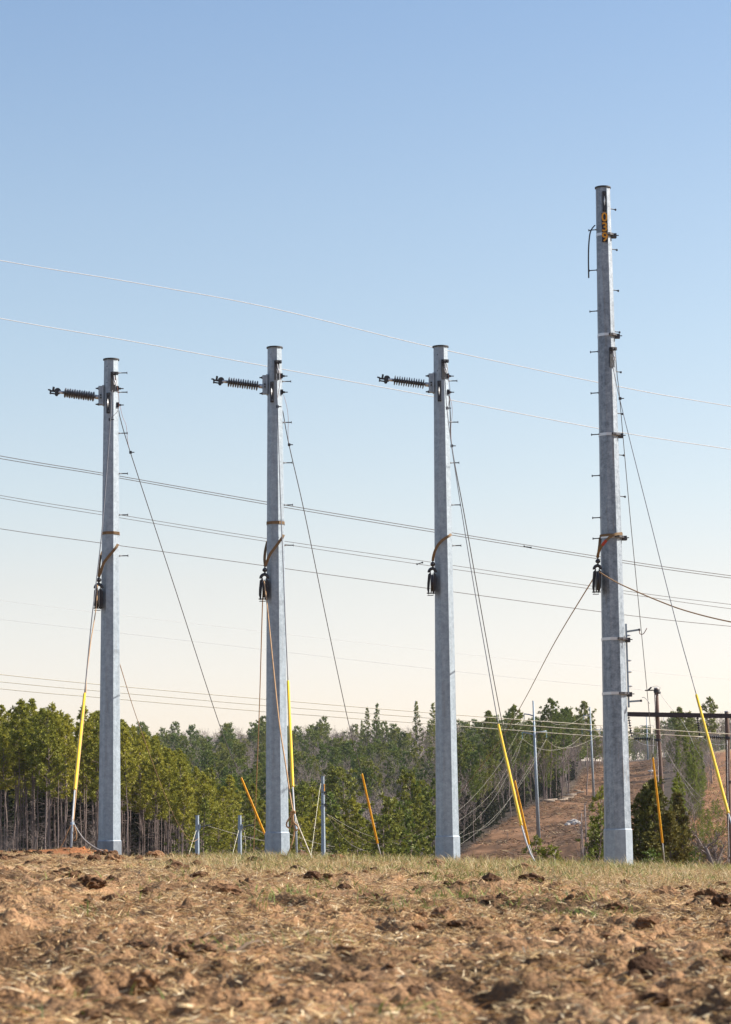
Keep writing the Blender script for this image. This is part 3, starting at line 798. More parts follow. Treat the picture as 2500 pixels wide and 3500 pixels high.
strap_thing('brown sling wrapped round the leftmost steel pole and crossing down to its pulley',
    [[at(404, 1860, 55.82), at(396, 1873, 55.72), at(372, 1902, 55.70), at(355, 1925, 55.72), at(345, 1955, 55.76), at(338, 1972, 55.8)],
     [at(352, 1885, 56.25), at(343, 1910, 56.1), at(339, 1940, 55.95), at(337, 1970, 55.86)]], band=(rt_, zf(1824), rf(zf(1824)), .065))
block_thing(338.5, 1974, 2083, 55.8, 'dark pulley block hanging by the leftmost steel pole, rope running down through it', 30, -3)
rt_, zf, rf, hf = roots[1]
strap_thing('brown sling wrapped round the middle short steel pole and crossing down to its pulley',
    [[at(970, 1828, 55.82), at(965, 1838, 55.72), at(945, 1866, 55.70), at(925, 1893, 55.72), at(914, 1918, 55.76), at(907, 1936, 55.8)],
     [at(915, 1850, 56.2), at(908, 1880, 56.05), at(905, 1910, 55.95), at(907, 1934, 55.86)]], band=(rt_, zf(1789), rf(zf(1789)), .065))
block_thing(906, 1940, 2052, 55.8, 'dark pulley block hanging by the middle short pole with two ropes below it', 31, -6)
rt_, zf, rf, hf = roots[2]
strap_thing('single brown sling curving round the third short pole beneath the upper wires',
    [[at(1543, 1826, 55.82), at(1535, 1832, 55.70), at(1515, 1845, 55.69), at(1500, 1860, 55.69), at(1488, 1882, 55.71), at(1482, 1903, 55.76), at(1480, 1917, 55.8)]])
block_thing(1480, 1920, 2032, 55.8, 'empty dark pulley block hanging by the third short pole, no rope in it', 29, -6)
strap_thing('brown sling with a red tag round the tall numbered pole',
    [[at(2128, 1823, 55.75), at(2105, 1826, 55.62), at(2085, 1836, 55.60), at(2068, 1853, 55.60), at(2055, 1870, 55.64), at(2046, 1890, 55.72), at(2043, 1906, 55.78)],
     [at(2052, 1838, 56.0), at(2050, 1862, 55.9), at(2047, 1885, 55.85), at(2044, 1905, 55.82)]], red=(16, 23), band=(root4, zz4(1832), rad4(zz4(1832))*1.01, .055))
block_thing(2044, 1910, 2028, 55.78, 'dark pulley block hanging by the tall numbered pole, rope passing through its eye', 29, -5)

# ------------------------------------------------------------------ guy wires with plastic guards
def guy(label, pts, i_g0, i_g1, Y0, Y1, gm, wire_r=.0085, rod=True, clamps=(), rod_end=None, tails=()):
    """pts pixel polyline; guard between pts[i_g0] and pts[i_g1]"""
    P2 = np.array(pts, float)
    L = np.r_[0, np.cumsum(np.hypot(*np.diff(P2, axis=0).T))]; L /= L[-1]
    P = np.array([at(p[0], p[1], Y0+(Y1-Y0)*l) for p, l in zip(P2, L)])
    root = empty('guy_wire', P[-1], label, 'guy wire', 'guy wires with yellow guards')
    o = np.array(root.location); Q = P-o
    mb = MB(); mb.tube(smooth_path(Q[:i_g0+1], 5) if i_g0 > 1 else Q[:i_g0+1], wire_r, 6); mb.build('strand', M['cable'], root, True)
    g0, g1 = Q[i_g0], Q[i_g1]; D = (g1-g0)/np.linalg.norm(g1-g0)
    mb = MB(); Lg = np.linalg.norm(g1-g0)
    mb.lathe(g0, D, [(0, 0), (0, .022), (.01, .024), (.04, .027), (Lg*.35, .027), (Lg*.352, .030), (Lg-.03, .031), (Lg, .027), (Lg, 0)], 12)
    mb.build('guard_tube', gm, root, True)
    mb = MB(); mb.tube(Q[i_g1:], .016, 6); mb.build('anchor_grip', M['wire_grey'], root, True)
    for k in clamps:
        mb = MB(); c = at(k[0], k[1], k[2])-o; mb.box(c, (.06, .05, .06)); mb.lathe(c, (1, 0, 0), [(0, .012), (.09, .012), (.09, 0)], 6); mb.build('wire_clamp', M['bolt'], root)
    return root, o
g1r, o1 = guy('guy wire with yellow guard before the leftmost steel pole, anchored in the red mound',
    [(385, 1335), (383, 1345), (378, 1440), (352, 1785), (329, 1995), (313, 2130), (290, 2370), (256, 2700), (249, 2790), (247, 2816)], 6, 7, 55.7, 44.3, M['yellow'], .011, clamps=[(377, 1434, 55.3)])
def anchor_rod(root, o, p0, p1, Y0, Y1, w0=.035, w1=.026):
    A = at(p0[0], p0[1], Y0)-o; B = at(p1[0], p1[1], Y1)-o; D = (B-A)/np.linalg.norm(B-A); Ln = np.linalg.norm(B-A)
    mb = MB(); mb.lathe(A, D, [(0, 0), (0, w0), (.09, w0), (.11, w1), (Ln, w1), (Ln, 0)], 12); mb.build('anchor_rod', M['galv'], root, True)
anchor_rod(g1r, o1, (248, 2812), (242, 2925), 44.2, 43.9, .032, .022)
guy('guy wire slanting back right from the leftmost steel pole, short orange-yellow guard',
    [(407, 1404), (412, 1430), (447, 1548), (600, 2014), (752, 2480), (825, 2658), (905, 2850), (935, 2935)], 5, 6, 56.1, 70, M['orange'], .010, clamps=[(447, 1546, 57.0)])
g2r, o2 = guy('guy wire before the middle short pole with a nearly upright yellow guard',
    [(944, 1276), (946, 1290), (949, 1390), (961, 1750), (967, 1890), (975, 2100), (985, 2328), (1001, 2690), (1006, 2765), (1012, 2822)], 6, 7, 55.7, 44.3, M['yellow'], .010, clamps=[(949, 1390, 55.1)])
anchor_rod(g2r, o2, (1012, 2824), (1016, 2950), 44.2, 43.9, .034, .020)
guy('guy wire slanting back from the middle short pole to a short orange-yellow guard',
    [(967, 1404), (970, 1420), (988, 1518), (1041, 1750), (1118, 2125), (1193, 2475), (1238, 2645), (1291, 2882), (1308, 2945)], 6, 7, 56.1, 70, M['orange'], .010, clamps=[(989, 1520, 57.0)])
g3r, o3 = guy('guy wire from the third short pole with long bright yellow guard and bent grey grip',
    [(1521, 1290), (1528, 1393), (1545, 1530), (1579, 1750), (1620, 2000), (1664, 2250), (1704, 2477), (1783, 2822), (1800, 2880), (1815, 2920), (1832, 2950)], 6, 7, 55.7, 45, M['yellow'], .009, clamps=[(1529, 1395, 55.2)])
guy('guy wire from the third short pole, shorter guard just behind the bright one',
    [(1536, 1352), (1540, 1420), (1545, 1525), (1586, 1750), (1632, 2010), (1675, 2250), (1717, 2470), (1760, 2668), (1809, 2885), (1824, 2935)], 7, 8, 56.1, 70, M['orange'], .011, clamps=[(1545, 1524, 56.6)])
guy('long guy wire from the tall numbered pole to the yellow guard at the right edge',
    [(2093, 1242), (2107, 1310), (2119, 1364), (2160, 1530), (2217, 1755), (2307, 2109), (2381, 2375), (2490, 2780), (2535, 2915)], 6, 7, 55.7, 44.5, M['yellow'], .0085, clamps=[(2120, 1362, 54.8)])
guy('guy wire from the tall numbered pole to the orange-yellow guard crossing the wooden pole',
    [(2101, 1160), (2110, 1280), (2119, 1364), (2153, 1750), (2192, 2150), (2216, 2400), (2232, 2590), (2265, 2880), (2272, 2945)], 6, 7, 56.1, 70, M['orange'], .0085)

# copper bonding leads near the tops of short poles
for k, pts in enumerate([[(396, 1290), (400, 1315), (407, 1360), (405, 1400), (390, 1420), (379, 1430)], [(957, 1262), (958, 1300), (952, 1345), (947, 1370)], [(1528, 1245), (1535, 1300), (1539, 1340), (1534, 1380), (1530, 1394)]]):
    r_ = roots[k][0]; mb = MB(); mb.tube(loc(wpath(pts, 55.6), r_), .0055, 5); mb.build('bonding_lead', M['copper'], r_, True)
for k, pts in enumerate([[(411, 1388), (420, 1425), (432, 1455), (436, 1500), (441, 1530)], [(970, 1350), (980, 1385), (986, 1430), (985, 1480), (987, 1515)], [(1537, 1352), (1545, 1385), (1546, 1420), (1542, 1460), (1543, 1510)]]):
    r_ = roots[k][0]; mb = MB(); mb.tube(loc(wpath(pts, 56.2), r_), .005, 5); mb.build('bonding_lead', M['copper'], r_, True)

# ------------------------------------------------------------------ ropes
def line_thing(name, label, cat, P, r, m, group=None, n=6):
    root_at = P[0]
    mb = MB(); mb.tube(np.asarray(P)-root_at, r, n)
    o = mb.build(name, m, None, True); o.location = root_at
    return tag(o, label, cat, group)
line_thing('rope', 'pale rope hanging from the pulley of the leftmost pole alongside its front guy', 'rope',
    pix_path([(334, 2000), (331, 2060), (326, 2100), (318, 2150), (311, 2190), (305, 2240), (296, 2310), (293, 2380), (276, 2560), (262, 2700), (252, 2805)], 55.7, 44.4), .011, M['rope'], 'stringing ropes')
line_thing('rope', 'tan rope sagging from behind the leftmost pole to a small valley pole', 'rope',
    pix_path([(347, 2050), (380, 2180), (410, 2270), (450, 2400), (500, 2545), (550, 2680), (600, 2800), (640, 2862), (660, 2876), (680, 2866)], 56.5, 214), .017, M['rope'], 'stringing ropes')
line_thing('rope', 'tan rope dropping from the middle pole pulley to the ridge left of the pole', 'rope',
    pix_path([(899, 2030), (895, 2160), (888, 2400), (878, 2660), (868, 2900), (866, 2950)], 55.8, 90), .013, M['rope'], 'stringing ropes')
line_thing('rope', 'thick tan rope slanting down across the middle short pole to a knot', 'rope',
    pix_path([(903, 1985), (911, 2045), (917, 2100), (935, 2280), (955, 2470), (978, 2620), (995, 2735), (1003, 2775)], 55.7, 44.2), .014, M['rope'], 'stringing ropes')
# knot and coils at middle anchor
kroot = empty('rope_coil', at(1003, 2780, 44.1), 'knotted tan rope with loose loops hanging on the anchor rod of the middle pole', 'rope coil', 'rope coils on the anchors')
ko = np.array(kroot.location)
mb = MB(); mb.tube(wpath([(994, 2776), (1004, 2772), (1008, 2778), (998, 2782), (994, 2778), (1002, 2770)], 44.05)-ko, .018, 7); mb.build('knot', M['rope'], kroot, True)
for pts in ([(998, 2782), (990, 2795), (981, 2812), (981, 2824), (989, 2829), (996, 2822), (997, 2808), (999, 2785)],
            [(1002, 2780), (1002, 2800), (1006, 2812), (1012, 2818), (1018, 2824), (1019, 2833), (1013, 2838), (1007, 2830), (1003, 2815), (1000, 2800)],
            [(1007, 2835), (1005, 2850), (1002, 2870), (993, 2900), (985, 2920), (972, 2945)]):
    mb = MB(); mb.tube(wpath(pts, 44.05)-ko, .014, 7); mb.build('loop', M['rope'], kroot, True)
line_thing('wire', 'bare light strand slanting from the middle anchor down to the grass', 'wire',
    pix_path([(1011, 2790), (1022, 2825), (1045, 2880), (1066, 2930), (1075, 2950)], 44.3, 44.8), .009, M['wire_light'])
kroot = empty('rope_coil', at(248, 2812, 44.2), 'light rope loops hanging from the anchor rod on the red mound', 'rope coil', 'rope coils on the anchors')
ko = np.array(kroot.location)
for pts, m_ in (([(251, 2818), (254, 2840), (250, 2862), (254, 2873), (261, 2868), (262, 2850), (256, 2825)], 'rope'), ([(244, 2820), (233, 2840), (222, 2870), (208, 2895), (198, 2915)], 'rope')):
    mb = MB(); mb.tube(wpath(pts, 44.1)-ko, .009, 6); mb.build('loop', M[m_], kroot, True)
line_thing('wire', 'springy grey strand curving from the left anchor towards the foot of the pole', 'wire',
    pix_path([(250, 2800), (256, 2818), (268, 2840), (290, 2870), (325, 2896), (345, 2906), (356, 2911), (357, 2916)], 44.2, 44.0), .0065, M['wire_grey'])
line_thing('rope', 'taut brown pulling rope running from the tall pole pulley down left into the valley', 'rope',
    pix_path([(2042, 1955), (2026, 1982), (1900, 2190), (1790, 2398), (1700, 2545), (1570, 2712), (1490, 2800), (1400, 2856), (1290, 2884), (1200, 2845), (1118, 2785)], 55.8, 222), .017, M['rope'], 'stringing ropes')
line_thing('rope', 'brown pulling rope running from the tall pole pulley out past the right edge', 'rope',
    pix_path([(2044, 1952), (2100, 1986), (2150, 2010), (2250, 2053), (2350, 2089), (2500, 2126), (2750, 2170), (3200, 2200)], 55.8, 40), .014, M['rope'], 'stringing ropes')

# ------------------------------------------------------------------ overhead lines crossing behind the poles
def extrap(pts):
    P = [tuple(p) for p in pts]
    a, b = np.array(P[0], float), np.array(P[1], float); c, d = np.array(P[-2], float), np.array(P[-1], float)
    L = a-(b-a)/np.linalg.norm(b-a)*900-np.array([0, 15]); Rr = d+(d-c)/np.linalg.norm(d-c)*900-np.array([0, 10])
    return [tuple(L)]+P+[tuple(Rr)]
OV = [("bright thin overhead wire, topmost of those crossing behind the steel poles", [(0, 890), (460, 966), (924, 1052), (1485, 1188), (2120, 1322), (2500, 1389)], .018, 'wire_light', 120),
      ("bright thin overhead wire, second from the top behind the steel poles", [(0, 1088), (454, 1167), (908, 1251), (1478, 1355), (2050, 1465), (2500, 1536)], .018, 'wire_light', 120),
      ("upper strand of the first brown twin wires, meeting the shafts below the insulators", [(0, 1558), (351, 1617), (920, 1717), (1485, 1811), (2140, 1917), (2500, 1968)], .017, 'wire_brown', 125),
      ("lower strand of the first brown twin wires, meeting the shafts below the insulators", [(0, 1567), (351, 1624), (920, 1725), (1485, 1819), (2140, 1925), (2500, 1976)], .017, 'wire_brown', 125),
      ("upper strand of the second brown twin wires, passing just above the pulleys", [(0, 1693), (351, 1750), (908, 1840), (1478, 1922), (2140, 2020), (2500, 2066)], .013, 'wire_brown', 125),
      ("lower strand of the second brown twin wires, passing just above the pulleys", [(0, 1702), (351, 1760), (908, 1850), (1478, 1935), (2140, 2030), (2500, 2081)], .013, 'wire_brown', 125),
      ("single brown overhead wire passing behind the pulleys", [(0, 1807), (346, 1856), (908, 1934), (1478, 2013), (2140, 2102), (2500, 2141)], .015, 'wire_brown', 125),
      ("faint thin wire in the pale lower sky, upper of two", [(0, 2052), (860, 2154), (1722, 2250), (2060, 2282), (2500, 2323)], .009, 'wire_light', 200),
      ("cream conductor highest of the three just above the treetops", [(0, 2305), (455, 2350), (910, 2390), (1488, 2438), (2060, 2480), (2500, 2509)], .022, 'wire_cream', 149.6)]
for lab, pts, r, m_, Y in OV:
    line_thing('overhead_wire', lab, 'power line', pix_path(extrap(pts), Y*.94, Y*1.06 if Y != 149.6 else Y*1.01), r, M[m_], 'overhead wires crossing the view')
lm = [(-900, 2020), (0, 2117), (780, 2206), (1560, 2295), (2060, 2345), (2206, 2359)]
line_thing('overhead_wire', "faint thin wire in the pale lower sky ending at the wooden pole's top", 'power line', pix_path(lm, 150, 150), .008, M['wire_light'], 'overhead wires crossing the view')
line_thing('overhead_wire', 'cream conductor, middle of the three, ending at the right strain insulator', 'power line', pix_path([(-900, 2235), (0, 2330), (340, 2362), (900, 2411), (1488, 2456), (2060, 2498), (2410, 2519)], 148, 150), .022, M['wire_cream'], 'overhead wires crossing the view')
line_thing('overhead_wire', 'cream conductor, lowest of the three, ending at the left strain insulator', 'power line', pix_path([(-900, 2257), (0, 2354), (340, 2384), (900, 2432), (1488, 2476), (2060, 2518), (2172, 2525)], 148, 150), .022, M['wire_cream'], 'overhead wires crossing the view')
# splices on the wires
for (a, b), lab in ((((1424, 1929), (1447, 1922)), 'dark spacer joining the twin wires left of the third pulley'), (((1790, 1867), (1818, 1872)), 'dark splice sleeve on the twin wires before the tall pole')):
    P = [at(a[0], a[1], 124.5), at(b[0], b[1], 124.5)]; D = (P[1]-P[0]); Ln = np.linalg.norm(D)
    mb = MB(); mb.lathe((0, 0, 0), D, [(0, 0), (0, .04), (.06, .05), (.07, .025), (Ln-.07, .025), (Ln-.06, .05), (Ln, .04), (Ln, 0)], 8)
    o = mb.build('wire_spacer', M['darksteel'], None, True); o.location = P[0]; tag(o, lab, 'wire spacer')

# ------------------------------------------------------------------ wooden H-frame with insulators
HY = 150.0
hB = at(2275, 2965, HY); hroot = empty('wooden_h_frame', (hB[0], HY, hB[2]), 'dark wooden H-frame with crossarm and black insulators at the right', 'power structure')
ho = np.array(hroot.location)
def H(px, py, dy=0): return at(px, py, HY+dy)-ho
for (t, b, rt__, rb__) in (((2243, 2352), (2276, 2990), .125, .165), ((2484, 2432), (2499, 2995), .125, .16)):
    P = np.array([H(b[0]+(t[0]-b[0])*k, b[1]+(t[1]-b[1])*k) for k in np.linspace(0, 1, 9)])
    P[1:-1, 0] += rng.normal(0, .012, 7)
    mb = MB(); mb.tube(P, np.linspace(rb__, rt__, 9), 12); w = mb.build('wood_pole', M['wood'], hroot, True)
    mb = MB(); T_ = P[-1]; mb.lathe(T_+[0, 0, -.02], (0, 0, 1), [(0, .14), (.05, .14), (.07, .0)], 12); mb.build('pole_cap', M['steel'], w)
    q = [(2280-18, 2675), (2494, 2672)][0 if t[0] < 2300 else 1]
    mb = MB(); c = H(q[0], q[1]); mb.lathe(c+[0, 0, -.05], (0, 0, 1), [(0, .165), (.1, .165)], 12); mb.box(c+[.17, 0, 0], (.1, .06, .06)); mb.box(c+[-.17, 0, 0], (.08, .06, .06)); mb.build('pole_band', M['darksteel'], w)
mb = MB(); A = H(2085, 2440, -.25); B = H(2600, 2449, -.25); mb.box((A+B)/2, (B[0]-A[0], .18, .27), np.array(Matrix.Rotation(-math.atan2(B[2]-A[2], B[0]-A[0]), 3, 'Y')))
mb.build('crossarm', M['beam'], hroot)
def string(P0, P1, n, r, name='insulator_string', parent=None):
    D = P1-P0; Ln = np.linalg.norm(D); pr = [(0, .012)]
    for i in range(n):
        t = Ln*(i+.5)/n; s = Ln/n
        pr += [(t-s*.42, .03), (t-s*.25, .045), (t-s*.05, r), (t+s*.08, r), (t+s*.14, .03)]
    pr += [(Ln, .012)]
    mb = MB(); mb.lathe(P0, D, pr, 14); return mb.build(name, M['shedblack'], parent or hroot, True)
string(H(2149, 2450, -.25), H(2160, 2520, -.25), 8, .105)
string(H(2384, 2452, -.25), H(2392, 2516, -.25), 8, .105)
string(H(2168, 2525, -.1), H(2230, 2526, -.1), 10, .125)
string(H(2408, 2518, -.1), H(2472, 2522, -.1), 10, .125)
mb = MB()
mb.tube([H(2228, 2526, -.1), H(2242, 2528, -.12), H(2250, 2529)], .03, 6); mb.tube([H(2470, 2522, -.1), H(2482, 2522, -.12), H(2490, 2522)], .03, 6)
mb.lathe(H(2250, 2530)+[0, 0, -.06], (0, 0, 1), [(0, .19), (.14, .19)], 10); mb.lathe(H(2490, 2522)+[0, 0, -.06], (0, 0, 1), [(0, .185), (.14, .185)], 10)
mb.build('strain_hardware', M['darksteel'], hroot)
mb = MB(); mb.tube(H(2205, 2360)+np.array([[0, 0, 0], [.5, 0, .01], [.75, 0, .02]]), .04, 6)
mb.tube([H(2216, 2359), H(2222, 2354), H(2227, 2349)], .055, 6)
mb.lathe(H(2245, 2362)+[0, 0, -.1], (0, 0, 1), [(0, .18), (.2, .18)], 10); mb.box(H(2250, 2368), (.3, .2, .12))
mb.build('pole_top_fitting', M['darksteel'], hroot)
for pts, m_, nm in (([(2227, 2349), (2236, 2346), (2248, 2345), (2256, 2350), (2260, 2352)], 'wire_grey', 'jumper'), ([(2175, 2530), (2190, 2540), (2210, 2546), (2228, 2548), (2240, 2548)], 'wire_light', 'jumper'),
                    ([(2388, 2528), (2387, 2522), (2395, 2520), (2405, 2525), (2430, 2540), (2460, 2546), (2480, 2543)], 'wire_light', 'jumper'), ([(2247, 2535), (2250, 2600), (2252, 2700), (2255, 2800), (2257, 2960)], 'wire_light', 'ground_lead'),
                    ([(2241, 2375), (2236, 2500), (2230, 2600), (2218, 2750), (2200, 2965)], 'wire_light', 'ground_lead'), ([(2256, 2350), (2258, 2372), (2290, 2415), (2340, 2478), (2380, 2560), (2410, 2600), (2445, 2625), (2470, 2618), (2484, 2605)], 'wire_grey', 'jumper'),
                    ([(2486, 2530), (2488, 2650), (2490, 2800), (2494, 2960)], 'wire_light', 'ground_lead'), ([(2256, 2530), (2290, 2590), (2330, 2650), (2380, 2710), (2410, 2735)], 'wire_dull', 'span_wire'),
                    ([(2257, 2530), (2280, 2570), (2320, 2640), (2350, 2690), (2380, 2732), (2410, 2748), (2440, 2735), (2470, 2690), (2486, 2640)], 'wire_dull', 'span_wire')):
    mb = MB(); mb.tube(smooth_path([H(p[0], p[1], -.2) for p in pts], 5), .011, 5); mb.build(nm, M[m_], hroot, True)

# ------------------------------------------------------------------ next structure down in the valley: three short poles and a tall numbered one
def small_pole(px, topy, Y, wt, wb, label, numbered=False, wbot_y=2990, arm=True):
    top = at(px, topy, Y); zb = gz(top[0], Y)-.3
    root = empty('steel_pole', (top[0], Y, zb), label, 'utility pole', 'galvanised steel poles down in the valley')
    h = top[2]-zb
    ppm = 8480/Y; vis_h = at(px, topy, Y)[2]-at(px, wbot_y if wbot_y < 2950 else 2935, Y)[2]
    rt0 = wt/ppm/2; rb0 = rt0+(wb-wt)/ppm/2*h/vis_h
    shaft_mesh(rb0, rt0, h, math.radians(24), z0=0, m=M['galv'], parent=root)
    mb = MB(); mb.lathe((0, 0, h-.01), (0, 0, 1), [(0, rt0*1.12), (.03, rt0*1.12), (.03, 0)], 12); mb.build('top_plate', M['galv'], root)
    def Z(py): return at(px, py, Y)[2]-zb
    if arm:
        z = h-1.0
        mb = MB(); mb.box((rt0+.05, -.05, z+.02), (.12, .16, .44)); arm_ = mb.build('line_post_insulator', M['galv'], root)
        D = np.array([1, -.05, .2]); A = np.array([rt0+.1, -.05, z])
        pr = [(0, .05), (.1, .05)]
        for i in range(12): t = .12+.06*i; pr += [(t, .04), (t+.02, .085), (t+.045, .04)]
        pr += [(.9, .03), (.95, .03)]
        mb = MB(); mb.lathe(A, D, pr, 10); mb.build('sheds', M['shed'], arm_, True)
        mb = MB(); E = A+D/np.linalg.norm(D)*.98; mb.box(E, (.1, .1, .13)); mb.box(E+[.12, 0, .04], (.2, .06, .05)); mb.build('conductor_clamp', M['darksteel'], arm_)
    for k in range(2, 9, 2):
        z = h-.5-k*.45
        if z > .5: step_bolt(root, rt0*1.05, 0, z, (1, 0, 0), .2)
    return root, Z, (lambda z: rb0+(rt0-rb0)*z/h)
for px, lab, ty in ((675, 'small distant steel pole with an insulator arm, leftmost one down in the valley', 2787), (820, 'small distant steel pole with an insulator arm, between the left and middle near poles', 2787),
                    (968, 'small distant steel pole hidden behind the middle near pole, only its arm tip showing', 2787)):
    small_pole(px, ty, 216, 12.5, 16.5, lab)
r8, Z8, rad8 = small_pole(1104, 2653, 220, 11, 17, 'distant steel pole with a small orange number 038 on its lit side', arm=False)
number_plates(r8, Z8, lambda z: rad8(z)+.03, [2684, 2692.3, 2700.6], math.radians(42), .215, .15, .27)
for y_ in (2709, 2750):
    mb = MB(); z = Z8(y_); mb.lathe((0, 0, z), (0, 0, 1), [(0, rad8(z)*1.06), (.08, rad8(z)*1.06)], 10); mb.box((rad8(z)+.05, -.05, z), (.16, .14, .16)); mb.build('band_clamp', M['bolt'], r8)
for lab, pts, Y0, Y1 in (('thin guy of the numbered distant pole slanting to the ground on its left', [(1098, 2675), (1092, 2710), (1080, 2800), (1062, 2940)], 220, 205),
                   ('thin guy of the leftmost distant pole slanting left', [(672, 2836), (655, 2890), (640, 2945)], 216, 205), ('thin guy of the second distant pole slanting left', [(817, 2836), (803, 2890), (790, 2945)], 216, 205),
                   ('thin vertical rope beside the second distant pole', [(836, 2845), (840, 2880), (841, 2940)], 215, 215)):
    line_thing('thin_guy', lab, 'guy wire', pix_path(pts, Y0, Y1), .014, M['wire_cream'], 'thin guys of the distant poles')

# tall steel poles up the cleared strip
def row_pole(px, topy, bx, by, Y, wt, wb, label, arms=()):
    T = at(px, topy, Y); B = at(bx, by, Y); B[2] -= .5
    root = empty('steel_pole', B, label, 'utility pole', 'tall steel poles up the cleared strip')
    ppm = 8480/Y; mb = MB(); mb.tube([np.zeros(3), (T-B)/2, T-B], [wb/ppm/2, (wb+wt)/ppm/4, wt/ppm/2], 12)
    mb.build('shaft', M['galv'], root, True)
    for (x0, y0, x1, y1) in arms:
        P = at(x0, y0, Y)-B; Q = at(x1, y1, Y)-B
        mb = MB(); mb.tube([P, (P+Q)/2+[0, 0, .1], Q], .12, 6); a = mb.build('davit_arm', M['galv'], root, True)
        mb = MB(); pr = []
        for i in range(8): pr += [(i*.16, .05), (i*.16+.07, .17), (i*.16+.1, .05)]
        mb.lathe(Q, (0, 0, -1), pr, 8); mb.build('insulator_string', M['glass'], a, True)
    return root
row_pole(1823, 2395, 1842, 2870, 450, 5.5, 14, 'tall slender steel pole at the left of the cleared strip, bright yellow guard beside it', [(1826, 2448, 1792, 2440), (1826, 2512, 1786, 2503), (1826, 2508, 1868, 2499)])
row_pole(2017, 2416, 2031, 2745, 650, 4.2, 9.5, 'slender steel pole half way up the cleared strip, just left of the tall numbered pole', [(2018, 2450, 1995, 2445), (2019, 2500, 1990, 2492), (2019, 2500, 2052, 2492)])
row_pole(2210, 2440, 2216, 2608, 1150, 3.2, 6, 'thin steel pole far up the strip between the tall pole and the wooden pole', [(2211, 2482, 2188, 2480), (2211, 2482, 2233, 2478)])
for px, ty, by, lab in ((2270, 2452, 2530, 'far thin steel pole against the trees right of the wooden pole top'), (2347, 2455, 2535, 'far thin steel pole against the trees in the middle of the crossarm span'), (2373, 2472, 2536, 'far thin steel pole just left of the right hanging insulator'), (1898, 2404, 2455, 'bare thin mast rising among the skyline pines'), (1420, 2396, 2440, 'bare thin mast on the skyline left of the third pole')):
    Yf = 1500 if px > 2200 else 1000
    row_pole(px, ty, px+2, by+60, Yf, 2.2, 3.2, lab)

# sagging conductors up the strip
SPAN = [([(1118, 2783), (1240, 2848), (1400, 2893), (1490, 2902), (1570, 2888), (1700, 2782), (1800, 2650), (1868, 2528)], 220, 450, 'sagging conductor from the numbered distant pole to the right arm of the strip pole'),
        ([(1120, 2788), (1160, 2845), (1210, 2892), (1280, 2912), (1400, 2908), (1500, 2888), (1570, 2853), (1680, 2742), (1760, 2600), (1786, 2526)], 220, 450, 'deep sagging conductor crossing the bare woods to the left arm of the strip pole'),
        ([(980, 2848), (1110, 2888), (1250, 2900), (1400, 2868), (1570, 2768), (1700, 2625), (1791, 2466)], 217, 450, 'conductor climbing from behind the middle pole to the top arm of the strip pole'),
        ([(700, 2820), (850, 2862), (1000, 2892), (1110, 2903), (1250, 2903), (1400, 2882), (1560, 2810), (1690, 2700), (1786, 2524)], 216, 449, 'lowest long conductor starting at the leftmost distant pole'),
        ([(850, 2818), (980, 2890), (1120, 2918), (1300, 2918), (1490, 2895), (1600, 2850), (1700, 2790), (1868, 2526)], 216, 449, 'conductor starting at the second distant pole'),
        ([(1868, 2527), (1900, 2552), (1945, 2556), (1990, 2543), (2052, 2513)], 450, 650, 'conductor sagging between the two strip poles, rightmost'),
        ([(1786, 2526), (1835, 2556), (1890, 2564), (1945, 2550), (1990, 2516)], 450, 650, 'conductor sagging between the two strip poles, lowest'),
        ([(1868, 2450), (1890, 2472), (1930, 2478), (1960, 2470), (1995, 2448)], 450, 650, 'conductor sagging between the two strip poles, highest'),
        ([(2052, 2513), (2085, 2540), (2130, 2545), (2188, 2500)], 650, 1150, 'conductor passing behind the tall numbered pole low down'),
        ([(1995, 2448), (2040, 2485), (2100, 2510), (2150, 2505), (2188, 2490)], 650, 1150, 'upper conductor passing behind the tall numbered pole')]
for pts, y0, y1, lab in SPAN:
    line_thing('span_wire', lab, 'power line', pix_path(pts, y0, y1), .014 if y0 < 400 else .028, M['wire_dull'], 'sagging conductors of the valley line', 5)

# ------------------------------------------------------------------ trees
leafA = mat('pine_needles', (.37, .34, .05), .6, spec=.2, rnd=(.21, .22, .032), transl=.22)
leafB = mat('dark_pine_needles', (.105, .155, .032), .6, spec=.2, rnd=(.215, .22, .038), transl=.22)
leafC = mat('cedar_foliage', (.17, .135, .035), .7, spec=.2, rnd=(.12, .13, .032), transl=.2)
leafE = mat('shade_foliage', (.030, .040, .014), .7, spec=.15, rnd=(.045, .045, .02), transl=.1)  # near-black leaves: the gloom between the trunks is put into their colour
leafD = mat('young_pine_needles', (.21, .24, .035), .6, spec=.2, rnd=(.15, .19, .035), transl=.4)
bark = mat('pine_bark', (.13, .09, .078), .9, rnd=(.25, .19, .17))
barkd = mat('hardwood_bark', (.15, .115, .10), .9, rnd=(.23, .19, .175))
def quads_from(C, D, S, L, W):
    """leaf quads: centre, direction, side, length, width"""
    L = L[:, None]; W = W[:, None]
    return np.stack([C-D*L/2-S*W*.3, C-D*L/2+S*W*.3, C+D*L/2+S*W/2, C+D*L/2-S*W/2], 1).reshape(-1, 3)
def rand_dirs(n, r_):
    v = r_.normal(size=(n, 3)); return v/np.linalg.norm(v, axis=1)[:, None]
